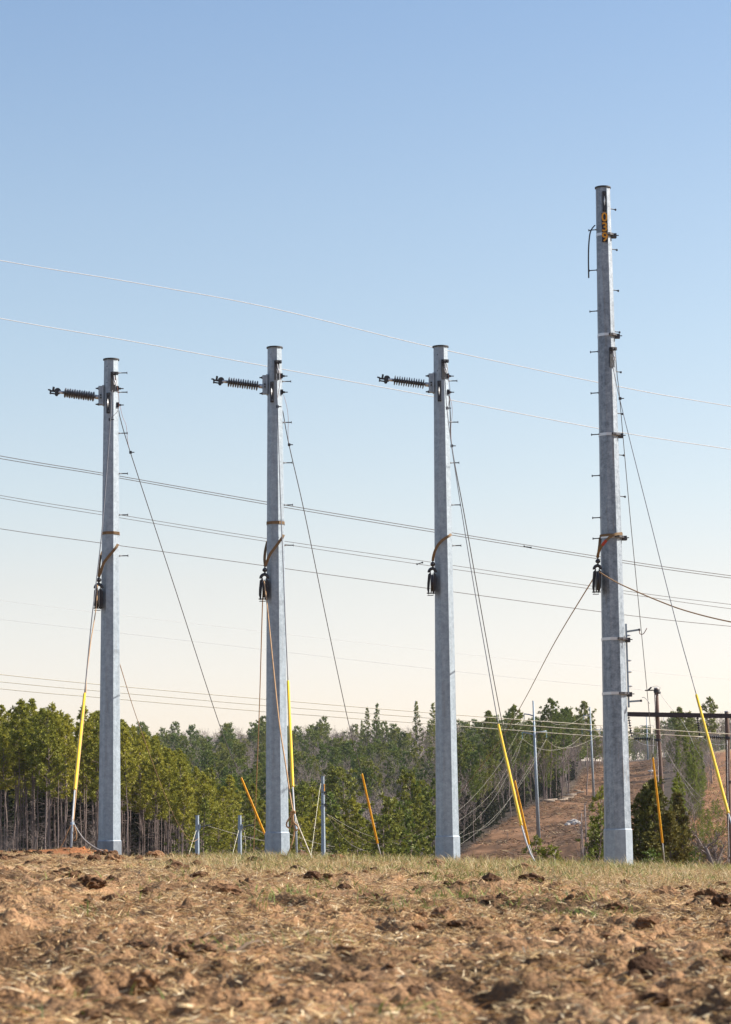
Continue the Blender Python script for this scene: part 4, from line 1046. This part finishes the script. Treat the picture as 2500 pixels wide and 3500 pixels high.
def pine(seed, h, cs, rad, nb, per=5, faces=8, fl=.34, fw=.11, trunk_r=.13, dead=10, shape='tall', twn=3):
    r_ = np.random.default_rng(seed); wood = MB(); C = []; Dd = []
    zt = np.linspace(-1, h, 9); bendx = np.cumsum(r_.normal(0, .11, 9)); bendy = np.cumsum(r_.normal(0, .11, 9)); bendx -= bendx[0]; bendy -= bendy[0]
    wood.tube(np.c_[bendx, bendy, zt], np.maximum(trunk_r*(1-(np.linspace(0, 1, 9))**1.3*.9), .02), 7)
    def tp(z): return np.array([np.interp(z, zt, bendx), np.interp(z, zt, bendy), z])
    for i in range(nb):
        t = (i+r_.random())/nb; z = h*(cs+(1-cs)*t*.985); a = i*2.4+r_.normal(0, .5)
        if shape == 'tall': prof = (math.sin(math.pi*min(1, t*.86+.16))**.75)*(1.0-.30*t)+.10
        elif shape == 'cone': prof = (1-t)**.8*.95+.12
        else: prof = math.sqrt(max(0, 1-(t*1.05-.35)**2/ .52))*.9+.1
        ln = rad*prof*r_.uniform(.55, 1.2); el = r_.uniform(-.05, .35)+t*.55
        base = tp(z); D = np.array([math.cos(a)*math.cos(el), math.sin(a)*math.cos(el), math.sin(el)])
        ks = np.linspace(0, 1, 4); P = base+D*ln*ks[:, None]+np.array([0, 0, 1])*(ks**2)[:, None]*ln*.22
        wood.tube(P, np.linspace(.035, .012, 4)*(.6+ln*.25), 3, cap=False)
        m = max(2, int(per*ln/rad*1.3+.5)); 
        for k in range(m):
            s = .35+.65*(k+r_.random()*.6)/m
            q = base+D*ln*s+np.array([0, 0, 1])*s*s*ln*.22+r_.normal(0, .13*ln*.55+.05, 3)*[1, 1, .65]
            C.append(q); Dd.append(D+[0, 0, .5])
    C.append(tp(h)); Dd.append(np.array([0, 0, 1.]))
    for i in range(dead):
        z = h*r_.uniform(.12, cs+.08); a = r_.uniform(0, 6.28); ln = r_.uniform(.4, 1.5); D = np.array([math.cos(a), math.sin(a), r_.uniform(-.25, .45)])
        b = tp(z); wood.tube([b, b+D*ln*.5+[0, 0, -.03], b+D*ln], [.022, .015, .008], 3, cap=False)
    C = np.array(C); Dd = np.array(Dd); n = len(C)
    C = np.repeat(C, faces, 0); Dd = np.repeat(Dd, faces, 0)
    D = rand_dirs(len(C), r_)*1.0+Dd*.7; D /= np.linalg.norm(D, axis=1)[:, None]
    C = C+D*fl*.45*r_.uniform(.4, 1.1, len(C))[:, None]
    S = np.cross(D, rand_dirs(len(C), r_)); S /= np.linalg.norm(S, axis=1)[:, None]+1e-9
    V = quads_from(C, D, S, r_.uniform(.7, 1.25, len(C))*fl, r_.uniform(.7, 1.3, len(C))*fw)
    return wood, V
def bare(seed, h, spread, levels=3, trunk_r=.12, tw=.03, dens=1.0, lean=0):
    r_ = np.random.default_rng(seed); wood = MB(); segs = []
    def grow(p, d, ln, r, lv):
        n = 4; P = [p]; q = p.copy(); dd = d.copy()
        for i in range(n):
            dd = dd+r_.normal(0, .12, 3)+[0, 0, .05]; dd /= np.linalg.norm(dd); q = q+dd*ln/n; P.append(q)
        P = np.array(P)
        if lv == 0: wood.tube(P, np.linspace(r, r*.45, n+1), 6)
        elif lv == 1: wood.tube(P, np.linspace(r, r*.4, n+1), 4, cap=False)
        else: segs.append(P)
        if lv < levels:
            nc = int([11, 7, 6][lv]*dens)
            for k in range(nc):
                s = (.3 if lv == 0 else .15)+(.7 if lv == 0 else .85)*(k+r_.random())/nc; b = np.array([np.interp(s*n, range(n+1), P[:, j]) for j in range(3)])
                ax = rand_dirs(1, r_)[0]; side = np.cross(d, ax); side /= np.linalg.norm(side)+1e-9
                ang = r_.uniform(.45, .95); nd = d*math.cos(ang)+side*math.sin(ang)+[0, 0, .18]; nd /= np.linalg.norm(nd)
                grow(b, nd, ln*(.5 if lv == 0 else .55)*spread*(1.1-.5*s)*r_.uniform(.7, 1.2), r*(.42 if lv == 0 else .5)*(1.1-.5*s), lv+1)
    grow(np.array([0, 0, -.5]), np.array([lean, 0, 1.]), h, trunk_r, 0)
    # twigs as thin three-sided slivers
    V = []
    for P in segs:
        for i in range(len(P)-1):
            d = P[i+1]-P[i]; s = np.cross(d, r_.normal(size=3)); s = s/(np.linalg.norm(s)+1e-9)*tw*(1-.18*i)
            V += [P[i]-s/2, P[i]+s/2, P[i+1]+s*.35, P[i+1]-s*.35]
    return wood, np.array(V) if V else np.zeros((0, 3))
def proto(kind, wood, V, leafm, woodm, part2='crown'):
    """template meshes, not linked as objects"""
    Fs = [np.concatenate(wood.F4)] if wood.F4 else []
    if wood.F3: Fs.insert(0, np.concatenate(wood.F3))
    W = np.concatenate(wood.V)
    if part2 == 'twigs':     # same material: still its own part
        pass
    a = mk('trunk', W, Fs, woodm, smooth=True); b = mk(part2, V, [np.arange(len(V)).reshape(-1, 4)], leafm)
    d = dict(kind=kind, trunk=a.data, crown=b.data, p2=part2, h=W[:, 2].max(), W=W, WF=Fs, V=V, lm=leafm, wm=woodm)
    bpy.data.objects.remove(a); bpy.data.objects.remove(b)
    return d
tallP = [proto('pine_tree', *pine(100+i, 19, [.52, .64, .57, .67, .60][i], [2.3, 1.7, 2.1, 1.6, 2.4][i], 40, 4, 22, .44, .085, .10, 30), leafA, bark) for i in range(5)]
hillP = [proto('pine_tree', *pine(200+i, 16, .25, 2.9, 46, 4.5, 19, .55, .14, .16, 5, 'round'), leafB, bark) for i in range(4)]
edgeP = [proto('pine_tree', *pine(300+i, 23, .55, 3.2, 40, 4.5, 19, .62, .16, .17, 18, 'tall'), leafB, bark) for i in range(4)]
spruP = [proto('pine_tree', *pine(400+i, 16, .12, 2.2, 60, 5, 7, .5, .17, .14, 0, 'cone'), leafB, bark) for i in range(2)]
yngP = [proto('young_pine', *pine(500+i, 4, .05, 1.3, 34, 5, 9, .24, .055, .05, 0, 'cone'), leafD, bark) for i in range(2)]
bushP = [proto('young_pine', *pine(520+i, 5.5, .06, 1.9, 48, 6, 10, .26, .06, .06, 0, 'cone'), leafB, bark) for i in range(2)]
cedP = [proto('cedar_tree', *pine(600+i, 7, .03, 1.9, 130, 7, 11, .28, .085, .09, 0, 'cone'), leafC, bark) for i in range(2)]
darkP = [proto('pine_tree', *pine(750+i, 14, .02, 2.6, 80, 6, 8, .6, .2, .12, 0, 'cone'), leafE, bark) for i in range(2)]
lightP = [proto('pine_tree', *pine(700+i, 14, .04, 2.2, 80, 6, 8, .5, .15, .12, 0, 'cone'), leafD, bark) for i in range(2)]
twigm = mat('hardwood_twigs', (.19, .145, .12), .9, rnd=(.28, .225, .20))
bareP = [proto('bare_tree', *bare(800+i, 15, 1.0, 3, .13, .06, 1.0), twigm, barkd, 'twigs') for i in range(4)]
shrubP = [proto('bare_shrub', *bare(900+i, 3.6, .55, 3, .03, .007, .8), barkd, barkd, 'twigs') for i in range(2)]
vineP = [proto('bare_shrub', *bare(950, 2.6, .9, 3, .09, .02, 1.5), barkd, barkd, 'twigs')]

EXTRA = {}     # far trees merged as stuff
def plant(P, px, Y, height, label, cat, group, pyb=None, sx=1.0, merge=None):
    x = (px-1250)/8480*Y*1.0088; z = gz(x, Y)
    s = height/P['h']; a = rng.uniform(0, 6.28)
    if merge:
        e = EXTRA.setdefault(merge, dict(V=[], F=[], v=[], n=0, m=P['lm'], W=[], WF=[], wn=0, wm=P['wm']))
        c, sn = math.cos(a), math.sin(a)
        def tr(Q): Q = Q*[s*sx, s*sx, s]; return np.c_[Q[:, 0]*c-Q[:, 1]*sn+x, Q[:, 0]*sn+Q[:, 1]*c+Y, Q[:, 2]+z]
        k = 3 if Y > 800 else 1
        Q = P['V'].reshape(-1, 4, 3)[::k]
        if k > 1:
            ctr = Q.mean(1, keepdims=True); Q = ctr+(Q-ctr)*1.6
        Q = tr(Q.reshape(-1, 3)); e['V'].append(Q); e['v'].append(np.full(len(Q), rng.random()))
        # trunk only: first tube
        W = tr(P['W'][:9*7]) if P['kind'] == 'pine_tree' else tr(P['W'][:5*6])
        n_, m_ = (7, 9) if P['kind'] == 'pine_tree' else (6, 5)
        Fq = np.array([[i*n_+j, i*n_+(j+1) % n_, (i+1)*n_+(j+1) % n_, (i+1)*n_+j] for i in range(m_-1) for j in range(n_)])
        e['W'].append(W); e['WF'].append(Fq+e['wn']); e['wn'] += len(W)
        return
    o = bpy.data.objects.new(P['kind'], None); COL.objects.link(o)
    o.location = (x, Y, z); o.rotation_euler = (0, 0, a); o.scale = (s*sx, s*sx, s)
    tag(o, label, cat, group)
    for nm, me in (('trunk', P['trunk']), (P['p2'], P['crown'])):
        c_ = bpy.data.objects.new(nm, me); COL.objects.link(c_); c_.parent = o
    return o
def hh(px, topy, Y):
    x = (px-1250)/8480*Y; return zs(px, topy, Y)-gz(x, Y)
npine = 0
# 1. plantation stand on the left
stand_top = lambda px: np.interp(px, [-200, 0, 90, 180, 260, 330, 430, 520, 620, 700, 780], [2430, 2440, 2420, 2415, 2460, 2440, 2470, 2520, 2590, 2640, 2700])
for i in range(118):
    Y = 268+ (i/118)*75+rng.uniform(-2, 2); px = rng.uniform(-140, 700+(Y-268)*.8)
    jit = abs(rng.normal(0, 28)) + (0 if i > 60 else 45*rng.random())
    H_ = hh(px, stand_top(px)+jit, Y)
    plant(tallP[i % 5], px, Y, min(max(H_, 12), 24), 'tall thin-trunked pine in the dense stand at the left', 'pine tree', 'pines of the dense left stand'); npine += 1
for (px, ty, Y) in ((60, 2405, 285), (125, 2402, 290), (170, 2415, 283), (300, 2428, 287), (15, 2425, 295)):
    plant(tallP[npine % 5], px, Y, hh(px, ty, Y), 'tall thin-trunked pine in the dense stand at the left', 'pine tree', 'pines of the dense left stand'); npine += 1
# 2. lighter young pines at the valley edge, centre left
for (px, ty, Y) in ((700, 2740, 262), (760, 2700, 300), (800, 2760, 258), (850, 2790, 250), (745, 2770, 255), (900, 2760, 280), (1030, 2720, 290), (1075, 2700, 300), (1060, 2760, 262), (1140, 2760, 270), (1180, 2740, 292), (1215, 2790, 262),
                    (1120, 2720, 310), (990, 2740, 300), (650, 2730, 270), (1160, 2800, 250), (1245, 2810, 270), (1010, 2800, 250), (720, 2640, 320), (790, 2660, 340), (860, 2690, 320), (640, 2640, 315), (930, 2700, 330)):
    plant(tallP[npine % 5] if npine % 3 else spruP[npine % 2], px, Y, hh(px, ty, Y), 'yellow-green pine at the foot of the valley beyond the ridge', 'pine tree', 'pines at the foot of the valley', sx=1.25); npine += 1
plant(hillP[0], 1390, 300, hh(1390, 2640, 300), 'dark spreading pine standing alone before the bare woods in the valley', 'pine tree', None, sx=.8); npine += 1
plant(hillP[1], 1160, 380, hh(1160, 2632, 380), 'broad dark round pine above the guard in the middle of the valley', 'pine tree', None, sx=1.15); npine += 1
for (px, ty, Y) in ((1310, 2720, 285), (1350, 2740, 290), (1300, 2790, 270), (1450, 2700, 310), (1420, 2740, 330)):
    plant(hillP[npine % 4], px, Y, hh(px, ty, Y), 'mid-sized pine among the bare trees in the middle of the valley', 'pine tree', 'pines among the bare trees'); npine += 1
# 3. hillside
def in_row(px, Y):
    eL = eLf(Y)-6
    eR = np.interp(Y, [60, 330, 500, 700, 900, 1100], [2100, 2140, 2190, 2262, 2262, 2262])
    return (eL < px < eR) or (px > eOf(Y)-6 and Y < 1000)
cand = []
for i in range(2100):
    Y = (330**1.6+rng.random()*(1120**1.6-330**1.6))**(1/1.6); px = rng.uniform(420, 2560)
    if in_row(px, Y) or in_row(px+10, Y): continue
    if px > 2050 and Y < 700: continue
    if px < 560 and Y < 800: continue
    n_ = fbm(np.array([px/110.]), np.array([Y/70.]), 203, 3)[0]
    cand.append((Y, px, n_))
cand.sort()
nbare = 0
for Y, px, n_ in cand:
    baresh = .50 if (px > 1100 and Y < 480) else (.66 if Y > 820 else .52)
    if px > 1200 and px < 1640 and Y < 540: baresh = .88
    isb = rng.random() < baresh+(n_-.5)*1.8
    if isb:
        H_ = rng.uniform(11, 16); nbare += 1
        plant(bareP[nbare % 4], px, Y, H_, 'leafless grey-brown tree in the wooded hillside', 'bare tree', 'bare trees of the hillside', sx=1.1, merge='bare_woods' if nbare > 225 else None)
    else:
        npine += 1; H_ = rng.uniform(10.5, 18.5)*(1 if rng.random() < .9 else 1.15); P = hillP[npine % 4] if rng.random() < .7 or Y > 600 else edgeP[npine % 4]
        plant(P, px, Y, H_, 'green pine on the wooded hillside', 'pine tree', 'pines of the wooded hillside', merge='pine_woods' if npine > 270 else None)
# skyline accents
for (px, ty, Y, lab) in ((1249, 2428, 900, 'narrow dark skyline pine left of the forked pair'), (1277, 2415, 900, 'slim tufted pine rising highest in the left skyline group'), (1415, 2408, 900, 'tall pointed pine on the skyline with the thin mast behind it'), (1466, 2412, 900, 'slim pine with a round top closest to the third steel pole'),
                         (1860, 2395, 620, 'tall spreading pine on the skyline right behind the strip pole'), (1985, 2405, 700, 'open-crowned pine on the skyline beside the second strip pole'), (1750, 2420, 560, 'broad pine on the skyline left of the strip pole'),
                         (1925, 2425, 690, 'round-crowned pine between the two strip poles'), (1900, 2430, 640, 'pine standing close behind the tall spreading skyline pine'), (1655, 2440, 600, 'low-topped pine where the guy wire meets the woods'),
                         (2405, 2392, 700, 'tall dark pine behind the right yellow guard'), (2303, 2425, 620, 'flat-topped pine under the crossarm'), (1230, 2470, 950, 'small skyline pine left of the narrow dark one')):
    Pm = edgeP[npine % 4] if Y < 800 else spruP[npine % 2]
    plant(Pm, px, Y, hh(px, ty, Y), lab, 'pine tree', None, sx=1.0 if Y < 800 else .85); npine += 1
# 4. edge of the cleared strip: tall bare-trunked trees
k = 0
for i in range(56):
    Y = 335+i*9.5+rng.uniform(-4, 4); eL = eLf(Y); px = eL-rng.uniform(4, 50)
    ty = np.interp(px, [1560, 1650, 1750, 1860, 2000, 2060], [2640, 2520, 2450, 2430, 2440, 2500])+rng.uniform(0, 60)
    H_ = min(max(hh(px, ty, Y), 11), 24)
    if i % 3 == 2:
        plant(bareP[i % 4], px, Y, H_*.75, 'leafless tree at the edge of the cleared strip', 'bare tree', 'bare trees along the strip edge')
    else: plant(edgeP[i % 4], px, Y, H_, 'bare-trunked pine at the edge of the cleared strip', 'pine tree', 'pines along the strip edge', sx=.8)
# 5. far blue woods at the right
for i in range(190):
    Y = rng.uniform(1180, 1750); px = rng.uniform(2040, 2560)
    if rng.random() < .6: plant(hillP[i % 4], px, Y, rng.uniform(12, 19), '', '', None, merge='pine_woods')
    else: plant(bareP[i % 4], px, Y, rng.uniform(11, 15), '', '', None, merge='bare_woods')
for i in range(26):
    px = rng.uniform(2150, 2260); Y = rng.uniform(1150, 1200); plant(bareP[i % 4], px, Y, rng.uniform(8, 12), '', '', None, merge='bare_woods')
for i in range(60):
    px = rng.uniform(300, 1250); Y = rng.uniform(1000, 1150); plant((bareP if i % 2 else hillP)[i % 4], px, Y, rng.uniform(11, 16), '', '', None, merge='bare_woods' if i % 2 else 'pine_woods')
# 6. tree strip between the two cleared corridors
for (px, ty, Y, g) in ((2300, 2540, 560, 0), (2325, 2530, 520, 0), (2345, 2545, 480, 0), (2360, 2560, 450, 0), (2375, 2575, 470, 0), (2335, 2580, 430, 0), (2350, 2600, 400, 0), (2370, 2610, 415, 0), (2345, 2650, 350, 0), (2360, 2660, 360, 0), (2300, 2650, 250, 0), (2285, 2670, 240, 0),
                       (2310, 2600, 500, 1), (2290, 2590, 480, 1), (2320, 2660, 380, 1), (2400, 2560, 560, 1), (2410, 2580, 590, 1), (2395, 2620, 520, 1), (2415, 2540, 620, 1), (2390, 2640, 500, 1), (2340, 2700, 300, 1), (2325, 2720, 280, 1)):
    Y = {2375: 600, 2370: 560, 2400: 680, 2410: 700, 2395: 640, 2415: 720, 2390: 620, 2360: 520, 2345: 470}.get(px, Y)
    if g == 0: plant(lightP[int(px) % 2], px, Y, hh(px, ty, Y), 'yellow-green pine in the strip right of the wooden pole', 'pine tree', 'pines between the two cleared corridors', sx=.85)
    else: plant(bareP[int(px) % 4], px, Y, max(hh(px, ty, Y), 5), 'leafless tree in the strip right of the wooden pole', 'bare tree', 'bare trees between the two cleared corridors', sx=1.3)
plant(cedP[0], 2190, 140, hh(2190, 2690, 140), 'large dark cedar just right of the tall numbered pole', 'cedar tree', None, sx=1.1)
plant(cedP[1], 2228, 138, hh(2228, 2670, 138), 'dark cedar directly in front of the wooden pole', 'cedar tree', None, sx=1.0)
plant(cedP[0], 2300, 150, hh(2300, 2720, 150), 'dark cedar just right of the wooden pole', 'cedar tree', None, sx=.9)
plant(cedP[1], 2265, 132, hh(2265, 2780, 132), 'low dense cedar at the foot of the wooden pole', 'cedar tree', None, sx=1.2)
plant(cedP[0], 2215, 125, hh(2215, 2850, 125), 'lowest cedar spreading over the ridge grass by the tall pole', 'cedar tree', None, sx=1.5)
plant(bushP[0], 2052, 122, hh(2052, 2700, 122), 'narrow young pine close on the left of the tall numbered pole', 'young pine', None, sx=.75)
plant(bushP[1], 2022, 118, hh(2022, 2790, 118), 'bushy young pine a little left of the tall numbered pole', 'young pine', None, sx=1.0)
plant(cedP[1], 2005, 120, hh(2005, 2850, 120), 'brownish low cedar in the ridge gap left of the tall pole', 'cedar tree', None, sx=1.3)
plant(bushP[0], 1835, 108, hh(1835, 2862, 108), 'round green pine bush beside the bent anchor grip', 'young pine', None, sx=1.25)
plant(bushP[1], 1880, 108, hh(1880, 2895, 108), 'low pine bush trailing right of the round one', 'young pine', None, sx=1.5)
plant(bushP[0], 2180, 100, hh(2180, 2905, 100), 'low green bush hugging the foot of the tall pole', 'young pine', None, sx=1.4)
plant(bushP[1], 2345, 125, hh(2345, 2900, 125), 'small dark pine in the orange grass right of the wooden pole', 'young pine', None, sx=1.0)
for (px, ty, Y) in ((2385, 2770, 300), (2372, 2800, 280), (2362, 2820, 270), (2398, 2790, 290), (2412, 2835, 250), (2440, 2805, 280), (2425, 2812, 275), (2468, 2805, 280), (2375, 2845, 240), (2390, 2850, 240), (2480, 2825, 260), (2340, 2815, 280), (2370, 2745, 340), (2425, 2735, 380), (2410, 2738, 370)):
    plant(yngP[int(px) % 2], px, Y, max(hh(px, ty, Y), 1.0), 'pine sapling growing in the orange grass at the right', 'sapling', 'pine saplings on the orange slope', sx=.9)
for (px, ty, Y, lab) in ((1932, 2690, 120, 'leafless thin shrub rising before the brown strip'), (1955, 2740, 118, 'leafless shrub close right of the thin one in front of the brown strip'), (1975, 2800, 116, 'low leafless shrub before the young pines'),
                         (2440, 2850, 110, 'twisted vine-wrapped dead shrub at the right before the orange slope'), (2470, 2890, 112, 'low tangle of bare twigs near the right wooden pole'), (2340, 2900, 118, 'sparse bare shrub by the small dark pine')):
    plant((vineP[0] if px == 2440 else shrubP[int(px) % 2]), px, Y, hh(px, ty, Y), lab, 'bare shrub', None)
plant(bareP[0], 2400, 690, 12, 'leafless tree beside the tall dark pine at the right', 'bare tree', None)
for i in range(130):
    Y = rng.uniform(338, 430); px = rng.uniform(-140, 640); plant(tallP[i % 5], px, Y, rng.uniform(17, 20), '', '', None, merge='stand_interior_woods')
for i in range(90):
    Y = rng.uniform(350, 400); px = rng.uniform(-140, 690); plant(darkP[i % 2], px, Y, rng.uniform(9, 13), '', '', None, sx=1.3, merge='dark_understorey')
for i in range(22):
    Y = rng.uniform(262, 345); px = rng.uniform(-120, 760); plant(bareP[i % 4], px, Y, rng.uniform(4, 8), '', '', None, sx=1.3, merge='bare_understorey')
for i in range(120):
    Y = rng.uniform(255, 520); px = rng.uniform(760, float(eLf(Y))-12); plant(bareP[i % 4], px, Y, rng.uniform(4, 9), '', '', None, sx=1.3, merge='bare_understorey')
for i in range(60):
    Y = rng.uniform(870, 1040); px = rng.uniform(1960, 2085)
    plant((bareP if i % 3 else hillP)[i % 4], px, Y, rng.uniform(10, 16), '', '', None, merge='bare_woods' if i % 3 else 'pine_woods')
for i in range(46):
    Y = rng.uniform(260, 900); a_, b_ = float(eLf(Y))+10, 2230; px = rng.uniform(a_, b_)
    if Y < 520 and 1780 < px < 1990: continue
    plant(shrubP[i % 2], px, Y, rng.uniform(.8, 2.2), '', '', None, sx=2.2, merge='clearing_brush')
for i in range(85):
    Y = rng.uniform(440, 820); px = float(eLf(Y))-rng.uniform(14, 130)
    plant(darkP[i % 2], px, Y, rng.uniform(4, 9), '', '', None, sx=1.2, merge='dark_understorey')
for nm, e in EXTRA.items():
    V = np.concatenate(e['V']); v = np.concatenate(e['v'])
    o = mk(nm, V, [np.arange(len(V)).reshape(-1, 4)], e['m'], attr={'v': np.repeat(v[:, None], 3, 1)})
    tag(o, kind='stuff'); 
    o = mk(nm+'_trunks', np.concatenate(e['W']), [np.concatenate(e['WF'])], e['wm'], parent=o)
print('pines', npine, 'bare', nbare)

# undergrowth of bare saplings and leaf litter at the stand foot (uncountable)
def brush(name, n, region, hmin, hmax, col, w=.05):
    x, y = region(n); z = ground_z(x, y)
    h_ = rng.uniform(hmin, hmax, n); D = rng.normal(0, .28, (n, 3)); D[:, 2] = 1; D /= np.linalg.norm(D, axis=1)[:, None]
    S = np.cross(D, rand_dirs(n, rng)); S /= np.linalg.norm(S, axis=1)[:, None]
    b = np.c_[x, y, z]; k = rng.normal(0, .12, (n, 3))
    m_ = b+D*h_[:, None]*.5+k*h_[:, None]*.4; t = b+D*h_[:, None]; W = (w*rng.uniform(.5, 1.3, n))[:, None]/2
    V = np.stack([b-S*W, b+S*W, m_+S*W*.8, m_-S*W*.8, t+S*W*.3, t-S*W*.3], 1).reshape(-1, 3)
    o = np.arange(n)[:, None]*6
    ob = mk(name, V, [np.concatenate([o+[0, 1, 2, 3], o+[3, 2, 4, 5]])], col); tag(ob, kind='stuff')
def reg_stand(n):
    Y = rng.uniform(262, 345, n); px = rng.uniform(-140, 760, n); return (px-1250)/8480*Y, Y
def reg_valley(n):
    Y = rng.uniform(230, 480, n); px = 760+(eLf(Y)-775)*rng.random(n); return (px-1250)/8480*Y, Y
def reg_slope(n):
    Y = rng.uniform(150, 900, n); px = rng.uniform(2330, 2600, n); ok = px > eOf(Y)+4; px = np.where(ok, px, 2480); return (px-1250)/8480*Y, Y
brush('undergrowth', 900, reg_stand, .4, 2.0, barkd, .04)
brush('valley_undergrowth', 3000, reg_valley, .5, 2.5, barkd, .05)
orange = mat('dry_orange_grass', (.44, .22, .08), .8, transl=.2, noise=[(.2, (.28, .19, .09), .4, .6)])
brush('broom_grass', 7000, reg_slope, .12, .4, orange, .06)
def litter(name, n, reg, lmin, lmax, w, cols, emax=.45):
    x, y = reg(n); n = len(x)
    c = pick(cols, n)
    o = blades(name, x, y, rng.uniform(lmin, lmax, n), rng.uniform(.4, 1.3, n)*w, rng.uniform(-.05, emax, n), c, bl_mat, bend=.2); tag(o, kind='stuff')
def reg_row(n):
    Y = (180**1.3+rng.random(n)*(1100**1.3-180**1.3))**(1/1.3)
    eL = eLf(Y); eR = np.interp(Y, [60, 330, 500, 700, 900, 1100], [2110, 2150, 2200, 2255, 2262, 2262])
    px = eL+(eR-eL)*rng.random(n)**1.15; ok = fbm((px-1250)/8480*Y/6, Y/22, 301, 3)+.2*(rng.random(n)-.5)+.25*(px-eL < 14) > .47
    return ((px-1250)/8480*Y)[ok], Y[ok]
litter('slash_litter', 36000, reg_row, .3, 1.6, .16, [(.075, .045, .028), (.11, .065, .04), (.10, .06, .035), (.34, .25, .14), (.15, .085, .05)])
litter('slope_litter', 14000, reg_slope, .3, 1.2, .12, [(.09, .055, .035), (.38, .20, .10), (.42, .28, .17), (.16, .10, .05), (.17, .17, .05)], .9)
# plants growing among clearing edge: brush piles, logs, pale rocks
def edge_pts(n):
    Y = rng.uniform(560, 860, n); eL = np.interp(Y, [480, 600, 800, 860], [1750, 1898, 2038, 2056]); px = eL+rng.uniform(0, 22, n); return (px-1250)/8480*Y, Y
for i, (px, Y) in enumerate([(1940, 600), (1950, 604), (1945, 612), (1962, 640), (1975, 655), (1985, 680), (1955, 625), (1998, 700), (1990, 690), (1935, 596), (1968, 660), (2005, 715)]):
    px = float(eLf(Y))+8+(i*37 % 26); x = (px-1250)/8480*Y; z = gz(x, Y)+.25; L_ = rng.uniform(2, 4); a = rng.uniform(-.6, .6)
    D = np.array([math.cos(a), math.sin(a)*.6, rng.uniform(-.1, .2)]); D /= np.linalg.norm(D)
    mb = MB(); mb.lathe(-D*L_/2, D, [(0, .0), (0, .24), (L_, .2), (L_, 0)], 8); o = mb.build('log', M['log'], None, True); o.location = (x, Y, z)
    tag(o, 'cut log lying on the left margin of the cleared strip', 'log', 'cut logs along the cleared strip')
rootR = None
for i, (px, py, Y, s) in enumerate([(1945, 2757, 490, 1.0), (1962, 2758, 488, .5), (1925, 2763, 486, .5), (1935, 2760, 492, .6), (2212, 2663, 820, .7)]):
    V, Fc = lump(40+i, 3); x = (px-1250)/8480*Y; V = V*np.array([1.25, .8, .75])*s
    o = mk('rock', V, [Fc], M['rock']); o.location = (x, Y, gz(x, Y)+.3*s)
    if i < 4: tag(o, ['largest pale rock in the heap on the brown strip', 'small pale rock at the right end of the heap on the brown strip', 'small pale rock at the left end of the heap on the brown strip', 'mid-sized pale rock in the middle of the heap on the brown strip'][i], 'rock', 'pale rocks on the cleared strip')
    else: tag(o, 'lone pale rock high on the strip right of the tall pole', 'rock')
# pale stub and soil lump by the ridge
V, Fc = lump(61, 2); o = mk('earth_clod', V*[.13, .12, .09], [Fc], bpy.data.materials['clod_soil'], attr={'col': np.tile([.25, .15, .1], (len(V), 1))}); P_ = at(1027, 2922, 46); o.location = P_; tag(o, 'brown clod sitting on the ridge right of the middle anchor rod', 'clod')
V, Fc = lump(62, 2); o = mk('earth_clod', V*[.07, .07, .07], [Fc], bpy.data.materials['clod_soil'], attr={'col': np.tile([.42, .17, .07], (len(V), 1))}); o.location = at(281, 2907, 44); tag(o, 'orange clod on top of the red mound', 'clod')
line_thing('stake', 'short white stub leaning in the grass right of the numbered distant pole', 'stake', np.array([at(1137, 2952, 46), at(1150, 2934, 46)]), .018, M['wire_light'])

# ------------------------------------------------------------------ air: thin even haze round everything
def haze_box(dens):
    mb = MB(); mb.box((0, 2600, 95), (9000, 9000, 240)); m = bpy.data.materials.new('air'); m.use_nodes = True; n = m.node_tree.nodes; n.remove(n['Principled BSDF'])
    v = n.new('ShaderNodeVolumePrincipled'); v.inputs['Density'].default_value = dens; v.inputs['Color'].default_value = (.82, .88, .97, 1); v.inputs['Anisotropy'].default_value = .2
    m.node_tree.links.new(v.outputs[0], n['Material Output'].inputs['Volume'])
    o = mb.build('haze', m); tag(o, kind='stuff')
scene.cycles.volume_bounces = 0
haze_box(.00004)
